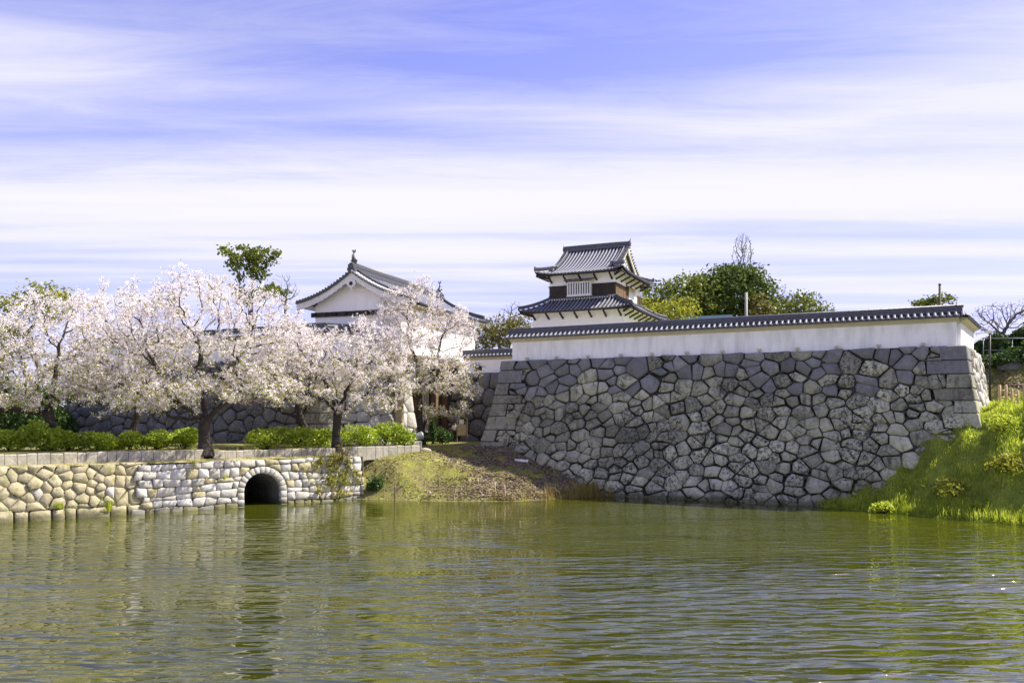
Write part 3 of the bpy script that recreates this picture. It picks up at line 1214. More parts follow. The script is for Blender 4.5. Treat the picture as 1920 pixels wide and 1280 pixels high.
def roof_face(parent, org, ea, ein, W, Rn, prof, lift, trim, spacing, rr, rolls=True, slope_name='roof_slope', r0=None, nr=7, thick=.10, rollmat=None, pan=None):
    """one tiled slope. a runs along the eave, r inwards; S(a, r) is the tile bed. Each roll of cover tiles is its own part."""
    org, ea, ein = Vector(org), Vector(ea), Vector(ein)
    def S(a, r, dz=0.0):
        k = max(0.0, 1 - r / Rn)
        return org + ea * a + ein * r + Vector((0, 0, prof(r) + lift(a) * k * k + dz))
    nroll = max(2, int(round(W / spacing)))
    A = [W * i / nroll for i in range(nroll + 1)]
    v, f = [], []
    for i in range(nroll):
        a0, a1 = A[i], A[i + 1]
        am = (a0 + a1) / 2
        lo = r0(am) if r0 else 0.0
        t0, tm, t1 = [max(lo, trim(q)) for q in (a0, am, a1)]
        if max(t0, t1) <= lo + .02:
            continue
        o = len(v)
        for j in range(nr + 1):
            k = j / nr
            for a, t, dz in ((a0, t0, 0.0), (am, tm, -.025), (a1, t1, 0.0)):
                v.append(S(a, lo + (t - lo) * k, dz))
        for j in range(nr):
            for c in range(2):
                p = o + j * 3 + c
                f.append((p, p + 1, p + 4, p + 3))
        # lip at the eave and underside
        o2 = len(v)
        for a in (a0, a1):
            v.append(S(a, lo, -thick))
        f.append((o, o2, o2 + 1, o + 2, o + 1))
    ob(slope_name, me_py(slope_name, v, f, pan or M_TILE), parent)
    if rolls:
        for i in range(nroll + 1):
            a = A[i]
            lo = r0(a) if r0 else 0.0
            t = trim(a)
            if t < lo + .12:
                continue
            st = lo - .05
            n = max(2, min(7, int((t - st) / .5) + 1))
            pts = [S(a, st + (t - st) * k / n, .01) for k in range(n + 1)]
            vv, ff = half_tube(pts, ea, rr)
            ob('tile_roll', me_py('tile_roll', vv, ff, rollmat or M_ROLL, False), parent)
    return S


def ridge_bar(parent, pts, w, h, name='ridge', mat=None, cap=.09):
    """stacked ridge course with a round tile on top"""
    mb = MB()
    pts = [Vector(p) for p in pts]
    for i in range(len(pts) - 1):
        a, b = pts[i], pts[i + 1]
        e = (b - a).normalized() * .012
        for k, (ww, z0, z1) in enumerate(((w * 1.25, 0, h * .3), (w, h * .3, h * .62), (w * 1.12, h * .62, h * .72), (w * .9, h * .72, h))):
            mb.beam(a - e + Vector((0, 0, (z0 + z1) / 2)), b + e + Vector((0, 0, (z0 + z1) / 2)), ww, z1 - z0 - .002)
    o = mb.build(name, mat or M_RIDGE, parent)
    m2 = MB()
    m2.tube([p + Vector((0, 0, h + cap * .3)) for p in pts], cap, 8)
    m2.build('ridge_cap_tile', mat or M_RIDGE, o, True)
    return o


def end_tile(parent, p, d, s=1.0, horn=True):
    """demon-face end tile: shouldered plate facing d with a round boss and an upright horn"""
    d = Vector(d).normalized()
    side = Vector((0, 0, 1)).cross(d).normalized()
    out = [(-.30, -.12), (-.34, .06), (-.24, .16), (-.26, .34), (-.12, .46), (0, .52), (.12, .46), (.26, .34), (.24, .16), (.34, .06), (.30, -.12)]
    mb = MB()
    p = Vector(p)
    v = [p + side * (x * s) + Vector((0, 0, z * s)) + d * (dd * s) for dd in (-.07, .09) for x, z in out]
    n = len(out)
    mb.add(v, [tuple(reversed(range(n))), tuple(range(n, 2 * n))] + [(i, (i + 1) % n, n + (i + 1) % n, n + i) for i in range(n)])
    mb.tube([p + d * (.08 * s) + Vector((0, 0, .16 * s)), p + d * (.17 * s) + Vector((0, 0, .16 * s))], [.13 * s, .08 * s], 8)
    if horn:
        mb.tube([p + Vector((0, 0, .45 * s)), p + Vector((0, 0, .62 * s)) + d * (.05 * s), p + Vector((0, 0, .85 * s)) + d * (.14 * s)], [.09 * s, .06 * s, .02 * s], 7)
    return mb.build('ridge_end_tile', M_RIDGE, parent)


def fish(parent, p, d, s=1.0):
    """roof fish: head on the ridge, body curving up, forked tail"""
    p, d = Vector(p), Vector(d).normalized()
    z = Vector((0, 0, 1))
    side = z.cross(d)
    mb = MB()
    path = [(.34, .05), (.22, .22), (.05, .40), (-.05, .62), (-.02, .86), (.08, 1.04)]
    rad = [.13, .24, .23, .17, .10, .05]
    mb.tube([p + d * (x * s) + z * (h * s) for x, h in path], [r * s for r in rad], 8)
    for sg in (-1, 1):
        q = [(.06, 1.0), (-.14, 1.30), (.04, 1.22), (.14, 1.42), (.26, 1.18), (.16, 1.02)]
        v = [p + d * (x * s) + z * (h * s) + side * (sg * .02 * s + sg * (h - 1) * .35 * s) for x, h in q]
        mb.add(v + [w + side * (.03 * s) for w in v], [tuple(range(6)), tuple(range(11, 5, -1))] + [(i, (i + 1) % 6, 6 + (i + 1) % 6, 6 + i) for i in range(6)])
        v = [p + d * (x * s) + z * (h * s) + side * (sg * yy * s) for x, h, yy in ((.16, .25, .15), (.02, .5, .15), (.10, .28, .44))]
        mb.add(v, [(0, 1, 2)])
    for h in (.35, .5, .65):
        x = -.16 if h < .6 else -.18
        v = [p + d * (x * s) + z * (h * s), p + d * ((x + .05) * s) + z * ((h + .14) * s), p + d * ((x - .16) * s) + z * ((h + .16) * s)]
        mb.add([w + side * (.02 * s) for w in v] + [w - side * (.02 * s) for w in v], [(0, 1, 2), (5, 4, 3), (0, 3, 4, 1), (1, 4, 5, 2), (2, 5, 3, 0)])
    return mb.build('roof_fish', M_RIDGE, parent, True)


# ------------------------------------------------------------------ plaster walls with tiled tops
def dobei(P, Q, z0, ze, zr, label, name='plaster_wall', rolls=(0, 1), hw=.62, thick=.20, spacing=.36, endR=True, endL=True, plaster_m=None, group=None):
    P, Q = np.array(P, float), np.array(Q, float)
    L = float(np.linalg.norm(Q - P))
    e = (Q - P) / L
    th = empty(name, (P[0], P[1], z0), math.atan2(e[1], e[0]), label, 'plaster wall', group)
    ze, zr = ze - z0, zr - z0
    MB().bbox(0, L, -thick, thick, -.25, ze - .02, .02).build('wall_body', plaster_m or M_PLASTER, th)
    mb = MB()
    for sg in (-1, 1):
        pr = [(sg * (thick - .01), ze - .30), (sg * (thick + .10), ze - .16), (sg * (hw - .08), ze - .06), (sg * (hw - .08), ze + .02), (sg * (thick - .01), ze + .02)]
        mb.prism(pr if sg > 0 else pr[::-1], 0, -.12, L + .12)
    mb.build('cornice', M_CREAM, th)
    rz = zr - .36
    for sg in (-1, 1):
        prof = lambda r: ze + .05 + (rz - ze - .05) * r / hw
        if sg < 0:
            if rolls[0] is not None:
                roof_face(th, (-.3, -hw, 0), (1, 0, 0), (0, 1, 0), L + .6, hw, prof, lambda a: 0, lambda a: hw - .12, spacing, .088, True, nr=2)
        else:
            roof_face(th, (-.3, hw, 0), (1, 0, 0), (0, -1, 0), L + .6, hw, prof, lambda a: 0, lambda a: hw - .12, spacing, .088, False, nr=2)
    mb = MB()
    mb.prism([(-.17, rz - .06), (.17, rz - .06), (.15, rz + .10), (.19, rz + .11), (.19, rz + .16), (.13, rz + .17), (.10, rz + .27), (-.10, rz + .27), (-.13, rz + .17), (-.19, rz + .16), (-.19, rz + .11), (-.15, rz + .10)], 0, -.3, L + .3)
    rg = mb.build('ridge', M_RIDGE, th)
    m2 = MB()
    m2.tube([(-.36, 0, rz + .30), (L + .36, 0, rz + .30)], .10, 8)
    m2.build('ridge_cap_tile', M_RIDGE, rg, True)
    # gable ends under the tiles
    mb = MB()
    for x, on in ((-.06, endL), (L + .06, endR)):
        if on:
            mb.prism([(-hw + .1, ze), (hw - .1, ze), (0, rz - .03)], 0, x - .05, x + .05)
    if mb.v:
        mb.build('gable_end', M_CREAM, th)
    return th


# long wall on the rampart, with its return along the sunlit flank
SB = .55
P0 = A2 - N1 * SB + E1 * .75
Q0 = B2 - N1 * SB - E1 * .45
dobei(P0, Q0, TOPZ, 11.28, 12.02, 'long white plaster wall with dark tiled coping along the top of the tall rampart', endR=True)
Q1 = Q0 + S1 * 7.5
def _ret():
    th = dobei(Q0 + S1 * .25, Q1, TOPZ, 11.27, 12.0, 'short sunlit return of white plaster wall at the corner above the grassy bank', endL=False)
_ret()

# walls on the gate base
g0 = KT - N1 * .6 - E1 * 28
g1 = KT - N1 * .6 - E1 * .4
dobei(g0, g1, KTOP, 11.75, 12.5, 'white plaster wall with tiled coping behind the cherry trees in shade', plaster_m=M_PLASTER2)
h0 = g1 + KLD * .3
dobei(h0, KT + KLD * 5.6 - KLN * .6, KTOP, 11.73, 12.48, 'sunlit stub of tiled white wall running up to the gatehouse', plaster_m=M_PLASTER2, endL=False)
# low wall on the set-back stone wall, beside the rampart
lw0 = np.array((-4.0, 69.6)); lw1 = np.array((1.2, 67.0))
dobei(lw0, lw1, 9.1, 10.55, 11.15, 'low white wall with blue-grey tiles peeping out at the rampart end', plaster_m=M_PLASTER2, hw=.5)


# ------------------------------------------------------------------ the turret
def build_turret():
    v2 = np.array((.415, .910)); x2 = np.array((.910, -.415))
    O = np.array((1.87, 71.5))
    z0 = 9.3
    th = empty('castle_turret', (O[0], O[1], z0), math.atan2(x2[1], x2[0]), 'two-storey white castle turret with dark tiled roofs above the long wall', 'turret')
    W, Dp = 8.47, 10.6
    zl = 14.55 - z0            # lower eave
    zw = 15.85 - z0            # lower roof meets the upper wall
    i = 1.15
    W2, D2 = W - 2 * i, Dp - 2 * i
    zb = 17.12 - z0            # top of the board band
    zu = 17.95 - z0            # upper eave
    zr = 21.05 - z0            # roof apex
    MB().bbox(0, W, 0, Dp, -.3, zl + .25, .02).build('lower_wall', M_PLASTER2, th)
    MB().bbox(i, i + W2, i, i + D2, zl + .2, zu + .3, .02).build('upper_wall', M_PLASTER2, th)
    # board band round the front and flank of the upper storey, board by board
    y = i - .045
    nb = 16
    for k in range(nb):
        a0, a1 = i + W2 * k / nb, i + W2 * (k + 1) / nb
        MB().box(a0 + .006, a1 - .006, y - random.uniform(0, .012), i + .02, zw - .1, zb - .1).build('board', M_WOOD_DARK, th)
    MB().box(i - .07, i + W2 + .07, i - .10, i + .02, zb - .1, zb + .0).build('board_rail', M_WOOD_DARK, th)
    MB().box(i - .06, i + W2 + .06, i - .085, i + .02, zw + .35, zw + .41).build('board_rail', M_WOOD_DARK, th)
    xs = i + W2
    nb = 7
    L = 3.2
    for k in range(nb):
        a0, a1 = i + L * k / nb, i + L * (k + 1) / nb
        MB().box(xs - .02, xs + .05 + random.uniform(0, .012), a0 + .006, a1 - .006, zw - .1, zb - .1).build('board', M_WOOD_BROWN, th)
    for k in range(6):
        a = i + .1 + (L - .2) * k / 5
        MB().box(xs, xs + .10, a - .04, a + .04, zw - .1, zb - .1).build('batten', M_WOOD_BROWN, th)
    MB().box(xs - .02, xs + .12, i - .06, i + L + .06, zb - .1, zb + .0).build('board_rail', M_WOOD_DARK, th)
    # flank windows
    def win(y0, y1, za, zc, shutter):
        fr = MB()
        for a, b, c, d in ((y0 - .07, y0, za - .07, zc + .07), (y1, y1 + .07, za - .07, zc + .07), (y0, y1, za - .07, za), (y0, y1, zc, zc + .07)):
            fr.box(xs - .02, xs + .09, a, b, c, d)
        w = fr.build('window', M_WOOD_BROWN, th)
        MB().box(xs - .02, xs + .012, y0, y1, za, zc).build('opening', M_BLACK, w)
        for k in range(4):
            a = y0 + (y1 - y0) * (k + .5) / 4
            MB().box(xs + .015, xs + .065, a - .035, a + .035, za, zc).build('bar', M_WOOD_BROWN, w)
    win(i + 3.45, i + 3.95, zw + .25, zb + .05, False)
    win(i + D2 - 1.1, i + D2 - .25, zw - .1, zw + .95, False)
    MB().add([(xs, i + 3.3, zb + .25), (xs, i + 6.4, zb + .25), (xs + .55, i + 6.4, zb - .02), (xs + .55, i + 3.3, zb - .02),
              (xs, i + 3.3, zb + .18), (xs, i + 6.4, zb + .18), (xs + .55, i + 6.4, zb - .09), (xs + .55, i + 3.3, zb - .09)],
             [(0, 1, 2, 3), (7, 6, 5, 4), (3, 2, 6, 7), (0, 3, 7, 4), (1, 5, 6, 2)]).build('window_hood', M_WOOD_BROWN, th)
    # latticed bay window on the front
    xc0, xc1 = i + W2 * .305, i + W2 * .66
    wz0, wz1 = zw + .18, zb + .22
    bay = MB()
    yb = i - .48
    bay.box(xc0, xc1, yb + .04, i + .01, wz0 + .12, wz0 + .20)
    bay.box(xc0, xc0 + .1, yb + .05, i + .01, wz0 + .20, wz1)
    bay.box(xc1 - .1, xc1, yb + .05, i + .01, wz0 + .20, wz1)
    b = bay.build('bay_window', M_WHITE, th)
    MB().bbox(xc0 - .05, xc1 + .05, yb - .03, i + .01, wz0, wz0 + .12, .015).build('window_sill', M_WHITE, b)
    MB().bbox(xc0 - .02, xc1 + .02, yb, yb + .1, wz1 - .12, wz1, .015).build('head_rail', M_WHITE, b)
    MB().box(xc0 + .1, xc1 - .1, i - .20, i - .15, wz0 + .2, wz1).build('opening', M_BLACK, b)
    nbar = 10
    for k in range(nbar):
        a = xc0 + .05 + (xc1 - xc0 - .1) * k / (nbar - 1)
        MB().bbox(a - .062, a + .062, yb + .005, yb + .10, wz0 + .12, wz1 - .12, .012).build('lattice_bar', M_WHITE, b)
    hood = MB()
    n = 9
    hv = []
    for k in range(n + 1):
        x = xc0 - .25 + (xc1 - xc0 + .5) * k / n
        zz = wz1 + .04 + (.03 if k % 2 else 0)
        hv += [(x, yb - .28, zz), (x, i, zz + .22), (x, yb - .28, zz + .06), (x, i, zz + .28)]
    hf = []
    for k in range(n):
        q = 4 * k
        hf += [(q + 2, q + 6, q + 7, q + 3), (q, q + 1, q + 5, q + 4), (q, q + 4, q + 6, q + 2)]
    hood.add(hv, hf)
    hood.build('window_hood', M_RIDGE, b)

    # eave arms, purlins and soffits
    def eaves(x0, x1, y0, y1, ze, ov, step, nmx, nmy):
        for k in range(nmx):
            a = x0 + .25 + (x1 - x0 - .5) * k / (nmx - 1)
            MB().beam((a, y0 + .02, ze - .52), (a, y0 - ov + .16, ze - .10), .13, .13).build('eave_arm', M_WOOD_DARK, th)
        for k in range(nmy):
            a = y0 + .25 + (y1 - y0 - .5) * k / (nmy - 1)
            MB().beam((x1 - .02, a, ze - .52), (x1 + ov - .16, a, ze - .10), .13, .13).build('eave_arm', M_WOOD_DARK, th)
        m = MB()
        m.box(x0 - ov + .1, x1 + ov - .1, y0 - ov + .10, y0 - ov + .24, ze - .04, ze + .08)
        m.box(x1 + ov - .24, x1 + ov - .10, y0 - ov + .24, y1 + ov - .1, ze - .04, ze + .08)
        m.box(x0 - ov + .10, x0 - ov + .24, y0 - ov + .24, y1 + ov - .1, ze - .04, ze + .08)
        m.build('eave_purlin', M_WOOD_DARK, th)
        m = MB()
        z1 = ze + .02
        o4 = [(x0 - ov + .2, y0 - ov + .2), (x1 + ov - .2, y0 - ov + .2), (x1 + ov - .2, y1 + ov - .2), (x0 - ov + .2, y1 + ov - .2)]
        i4 = [(x0 + .01, y0 + .01), (x1 - .01, y0 + .01), (x1 - .01, y1 - .01), (x0 + .01, y1 - .01)]
        m.add([(a, b, z1) for a, b in o4] + [(a, b, z1 + .12) for a, b in i4], [(k, 4 + k, 4 + (k + 1) % 4, (k + 1) % 4) for k in range(4)])
        m.build('soffit', M_WHITE, th)
        for sx, xx in ((-1, x0), (1, x1)):
            for yy, sy in ((y0, -1), (y1, 1)):
                MB().beam((xx - sx * .1, yy - sy * .1, ze - .14), (xx + sx * (ov - .1), yy + sy * (ov - .1), ze + .10), .14, .16).build('corner_rafter', M_WOOD_DARK, th)
    ov1, ov2 = .98, 1.02
    eaves(0, W, 0, Dp, zl, ov1, 1.3, 7, 8)
    eaves(i, i + W2, i, i + D2, zu, ov2, 1.5, 5, 6)

    # lower skirt roof
    Wl, Dl = W + 2 * ov1, Dp + 2 * ov1
    Rl = i + ov1
    pl = lambda r: zl + .10 + (zw - zl - .10) * (.80 * r / Rl + .20 * (r / Rl) ** 2)
    mk_lift = lambda Wd, h: (lambda a: h * abs(2 * a / Wd - 1) ** 5)
    def hip(Wd, lim):
        return lambda a: min(lim, a, Wd - a)
    roof_face(th, (-ov1, -ov1, 0), (1, 0, 0), (0, 1, 0), Wl, Rl, pl, mk_lift(Wl, .22), hip(Wl, Rl), .36, .085)
    roof_face(th, (W + ov1, -ov1, 0), (0, 1, 0), (-1, 0, 0), Dl, Rl, pl, mk_lift(Dl, .22), hip(Dl, Rl), .36, .085)
    roof_face(th, (-ov1, Dp + ov1, 0), (0, -1, 0), (1, 0, 0), Dl, Rl, pl, mk_lift(Dl, .22), hip(Dl, Rl), .36, .085, rolls=False)
    roof_face(th, (W + ov1, Dp + ov1, 0), (-1, 0, 0), (0, -1, 0), Wl, Rl, pl, mk_lift(Wl, .22), hip(Wl, Rl), .36, .085, rolls=False)
    def hipline(cx, cy, sx, sy, lim, pf, lft, Rn):
        pts = []
        for k in range(6):
            r = lim * k / 5
            kk = max(0, 1 - r / Rn)
            pts.append((cx + sx * r, cy + sy * r, pf(r) + lft * kk * kk * (1 - r / 6) + .03))
        return pts
    for cx, sx in ((-ov1, 1), (W + ov1, -1)):
        for cy, sy in ((-ov1, 1), (Dp + ov1, -1)):
            ridge_bar(th, hipline(cx, cy, sx, sy, Rl, pl, .22, Rl), .20, .20, 'hip_ridge', cap=.075)
            p = Vector((cx + sx * .02, cy + sy * .02, pl(0) + .24))
            end_tile(th, p, (-sx, -sy, .2), .45, False)
    # flashing course with round tile ends where the skirt meets the wall
    ridge_bar(th, [(i - .12, i - .14, zw - .05), (i + W2 + .12, i - .14, zw - .05)], .18, .16, 'wall_ridge', cap=.06)
    ridge_bar(th, [(i + W2 + .14, i - .12, zw - .05), (i + W2 + .14, i + D2 + .12, zw - .05)], .18, .16, 'wall_ridge', cap=.06)
    for k in range(26):
        a = i + W2 * (k + .5) / 26
        MB().tube([(a, i - .27, zw + .0), (a, i - .20, zw + .0)], .065, 7).build('round_tile_end', M_TIPW, th)

    # upper hip-and-gable roof
    x0, y0 = i - ov2, i - ov2
    Wu, Du = W2 + 2 * ov2, D2 + 2 * ov2
    Ru = Du / 2
    gi = 1.0                    # gable set in from the side eave
    pu = lambda r: zu + .12 + (zr - zu - .12) * (.52 * r / Ru + .48 * (r / Ru) ** 2)
    lf = .34
    def tr_front(a):
        q = min(a, Wu - a)
        return Ru if q >= gi else q
    roof_face(th, (x0, y0, 0), (1, 0, 0), (0, 1, 0), Wu, Ru, pu, mk_lift(Wu, lf), tr_front, .335, .085, nr=9)
    roof_face(th, (x0 + Wu, y0 + Du, 0), (-1, 0, 0), (0, -1, 0), Wu, Ru, pu, mk_lift(Wu, lf), tr_front, .335, .085, nr=9, rolls=False)
    gs = gi + .55
    roof_face(th, (x0 + Wu, y0, 0), (0, 1, 0), (-1, 0, 0), Du, Ru, pu, mk_lift(Du, lf), hip(Du, gs), .335, .085, nr=4)
    roof_face(th, (x0, y0 + Du, 0), (0, -1, 0), (1, 0, 0), Du, Ru, pu, mk_lift(Du, lf), hip(Du, gs), .335, .085, nr=4)
    ym = y0 + Ru
    ridge_bar(th, [(x0 + gi - .05, ym, zr - .03), (x0 + Wu - gi + .05, ym, zr - .03)], .30, .42, 'main_ridge', cap=.10)
    for sx, xx in ((-1, x0 + gi - .12), (1, x0 + Wu - gi + .12)):
        end_tile(th, (xx, ym, zr + .12), (sx, 0, 0), .72)
    for sx, xe in ((1, x0), (-1, x0 + Wu)):
        xg = xe + sx * gi
        # gable wall
        m = MB()
        pts = []
        for k in range(9):
            r = gs - .3 + (Ru - gs + .3) * k / 8
            pts.append((y0 + r, pu(r) - .10))
        poly = pts + [(2 * ym - a, b) for a, b in reversed(pts[:-1])]
        m.prism(poly, 0, xg + sx * .50 - .03, xg + sx * .50 + .03)
        m.build('gable_wall', M_PLASTER2, th)
        for sy in (1, -1):
            # barge board, verge tiles, descending ridge
            m = MB()
            pp = []
            for k in range(10):
                r = gi * .9 + (Ru - gi * .9) * k / 9
                pp.append((ym - sy * (Ru - r), pu(r)))
            for k in range(9):
                (ya, za), (yb_, zb_) = pp[k], pp[k + 1]
                m.add([(xg + sx * dx, yy, zz) for dx in (.02, .10) for yy, zz in ((ya, za - .42), (yb_, zb_ - .42), (yb_, zb_ - .09), (ya, za - .09))],
                      [(0, 1, 2, 3), (7, 6, 5, 4), (0, 4, 5, 1), (3, 2, 6, 7)])
            m.build('barge_board', M_CREAM if sx < 0 else M_WOOD_BROWN, th)
            for k in range(14):
                r = gi + (Ru - gi) * (k + .4) / 14
                yy = ym - sy * (Ru - r)
                zz = pu(r)
                MB().tube([(xg + sx * .30, yy, zz + .05), (xg - sx * .14, yy, zz + .03)], .085, 7).build('verge_tile', M_ROLL, th)
            rp = [(xg + sx * .34, ym - sy * (Ru - r), pu(r) + .03) for r in [gi * .75 + (Ru - gi * .75) * k / 7 for k in range(8)]]
            ridge_bar(th, rp, .20, .16, 'descending_ridge', cap=.075)
            end_tile(th, Vector(rp[0]) + Vector((0, -sy * .05, .05)), (0, -sy, 0), .42, False)
        # pendant
        m = MB()
        xp = xg - sx * .02
        m.prism([(ym - .26, zr - .45), (ym - .12, zr - .30), (ym, zr - .22), (ym + .12, zr - .30), (ym + .26, zr - .45), (ym + .14, zr - .62), (ym, zr - .92), (ym - .14, zr - .62)], 0, xp - .05, xp + .05)
        m.build('gable_pendant', M_CREAM, th)
    for cx, sx in ((x0, 1), (x0 + Wu, -1)):
        for cy, sy in ((y0, 1), (y0 + Du, -1)):
            ridge_bar(th, hipline(cx, cy, sx, sy, gs, pu, lf, Ru), .22, .22, 'hip_ridge', cap=.08)
            end_tile(th, (cx + sx * .02, cy + sy * .02, pu(0) + lf + .20), (-sx, -sy, .3), .5, False)


build_turret()


# ------------------------------------------------------------------ the gatehouse
def build_gate():
    r2 = np.array((.343, .939)); x2 = np.array((.939, -.343))
    z0 = 3.3
    th = empty('castle_gatehouse', (-12.57, 62.0, z0), math.atan2(x2[1], x2[0]), 'big white gatehouse with grey tiled gable roof rising behind the cherry blossom', 'gatehouse')
    HW, Lr = 5.05, 16.6
    ze, za = 14.12 - z0, 16.75 - z0
    hw = 3.9
    y0, y1 = .95, Lr - .95
    zf = 10.3 - z0
    MB().bbox(-hw, hw, y0, y1, zf, ze + .25, .02).build('upper_wall', M_PLASTER2, th)
    prof = lambda r: ze + .10 + (za - ze - .10) * (.55 * r / HW + .45 * (r / HW) ** 2)
    lift = lambda a: .28 * abs(2 * a / Lr - 1) ** 6
    roof_face(th, (HW, 0, 0), (0, 1, 0), (-1, 0, 0), Lr, HW, prof, lift, lambda a: HW - .15, .36, .088, nr=8)
    roof_face(th, (-HW, Lr, 0), (0, -1, 0), (1, 0, 0), Lr, HW, prof, lift, lambda a: HW - .15, .36, .088, nr=8, rolls=False)
    ridge_bar(th, [(0, .15, za - .05), (0, Lr - .15, za - .05)], .42, .62, 'main_ridge', cap=.13)
    for d, y in ((-1, .05), (1, Lr - .05)):
        end_tile(th, (0, y, za + .12), (0, d, 0), 1.0, False)
        fish(th, (0, y - d * .35, za + .62), (0, -d, 0), .82)
    for d, yv in ((-1, 0.0), (1, Lr)):
        yi = -d
        # gable wall, pendant, barge boards, verge rows
        m = MB()
        pts = [(-HW + r, prof(r) - .12) for r in [.9 + (HW - .9) * k / 8 for k in range(9)]]
        poly = [(-hw, ze - .4)] + [(x, z) for x, z in pts if x > -hw] + [(-x, z) for x, z in reversed(pts[:-1]) if x > -hw] + [(hw, ze - .4)]
        yy = yv + yi * .93
        m.prism(poly, 1, yy - .03, yy + .03)
        m.build('gable_wall', M_PLASTER2, th)
        MB().box(-hw - .3, hw + .3, yv + yi * .86 - .06, yv + yi * .86 + .06, ze - .75, ze - .38).build('tie_beam', M_WOOD_DARK, th)
        for k in range(9):
            a = -hw + .1 + (2 * hw - .2) * k / 8
            MB().box(a - .10, a + .10, yv + yi * .74 - .1, yv + yi * .74 + .1, ze - .62, ze - .40).build('beam_end', M_WOOD_DARK, th)
        for sg in (-1, 1):
            m = MB(); mt = MB()
            pp = [(sg * (HW - r), prof(r) + .28 * max(0, 1 - r / HW) ** 2) for r in [-.04 + HW * 1.008 * k / 12 for k in range(13)]]
            for k in range(12):
                (xa, z_a), (xb, z_b) = pp[k], pp[k + 1]
                dz0 = .62 - .14 * (k / 12)
                m.add([(xx, yv + yi * dy, zz) for dy in (.10, .22) for xx, zz in ((xa, z_a - dz0), (xb, z_b - .61), (xb, z_b - .10), (xa, z_a - .10))],
                      [(0, 1, 2, 3), (7, 6, 5, 4), (0, 4, 5, 1), (3, 2, 6, 7)])
                mt.add([(xx, yv + yi * dy, zz) for dy in (-.04, .5) for xx, zz in ((xa, z_a - .10), (xb, z_b - .10), (xb, z_b + .10), (xa, z_a + .10))],
                       [(0, 1, 2, 3), (7, 6, 5, 4), (0, 4, 5, 1), (3, 2, 6, 7)])
            m.build('barge_board', M_WHITE, th)
            mt.build('verge_course', M_RIDGE, th)
            for k in range(19):
                r = HW * (k + .5) / 19
                x, z = sg * (HW - r), prof(r) + .28 * max(0, 1 - r / HW) ** 2
                MB().tube([(x, yv + yi * .45, z + .10), (x, yv - yi * .07, z + .08)], .10, 8).build('verge_tile', M_TIPW if sg > 0 else M_RIDGE, th)
            rp = [(sg * (HW - r), yv + yi * .62, prof(r) + .05 + .28 * max(0, 1 - r / HW) ** 2) for r in [.3 + (HW - .5) * k / 9 for k in range(10)]]
            ridge_bar(th, rp, .22, .22, 'descending_ridge', cap=.085)
        m = MB()
        yp = yv + yi * .06
        m.prism([(-.42, za - .95), (-.30, za - .72), (0, za - .55), (.30, za - .72), (.42, za - .95), (.26, za - 1.22), (.08, za - 1.30), (0, za - 1.58), (-.08, za - 1.30), (-.26, za - 1.22)], 1, yp - .05, yp + .05)
        pd = m.build('gable_pendant', M_WHITE, th)
        MB().tube([(0, yp - .08, za - .98), (0, yp + .08, za - .98)], .16, 10).build('boss', M_BLACK, pd)
    # eave underside
    m = MB()
    for sg in (-1, 1):
        m.add([(sg * (hw - .01), .3, ze + .10), (sg * (HW - .12), .3, ze - .02), (sg * (HW - .12), Lr - .3, ze - .02), (sg * (hw - .01), Lr - .3, ze + .10)], [(0, 1, 2, 3)])
    m.build('soffit', M_WHITE, th)
    for k in range(24):
        a = .5 + (Lr - 1) * k / 23
        MB().box(hw - .02, HW - .10, a - .06, a + .06, ze - .16, ze - .03).build('rafter', M_CREAM, th)
    # gate below: posts, lintel, doors, side panel
    xg = hw - .25
    posts = [1.15, 4.3, 7.4, 9.6, 11.6]
    for k, y in enumerate(posts):
        MB().bbox(xg - .26, xg + .26, y - .24, y + .24, 0, zf, .03).build('gate_post', M_WOOD_PALE if k == 0 else M_WOOD_BROWN, th)
    MB().bbox(xg - .3, xg + .32, y0, y1 - .3, zf - .6, zf + .02, .03).build('lintel', M_WOOD_BROWN, th)
    for k in range(2):
        ya, yb = posts[0] + .3 + k * 2.9 - (0 if k == 0 else .05), (posts[1] - .1, posts[2] - .1)[k]
        dr = MB().box(xg - .42, xg - .30, ya, yb, .05, zf - .6).build('door_leaf', M_WOOD_DARK, th)
        for q in range(7):
            b = ya + (yb - ya) * (q + .5) / 7
            MB().box(xg - .295, xg - .27, b - .15, b + .15, .1, zf - .65).build('door_board', M_WOOD_DARK, dr)
        for q in range(3):
            MB().box(xg - .268, xg - .235, ya + .05, yb - .05, .7 + q * 2.0, .9 + q * 2.0).build('iron_strap', M_METAL, dr)
    for k in range(9):
        b = posts[2] + .35 + k * .46
        MB().box(xg - .5, xg - .44 + random.uniform(0, .02), b, b + .44, 0, zf - .6).build('wall_board', M_WOOD_BROWN, th)
    m = MB().box(-hw + .2, -hw + .4, 4, y1, 0, zf)
    m.build('back_wall', M_WOOD_DARK, th)


build_gate()
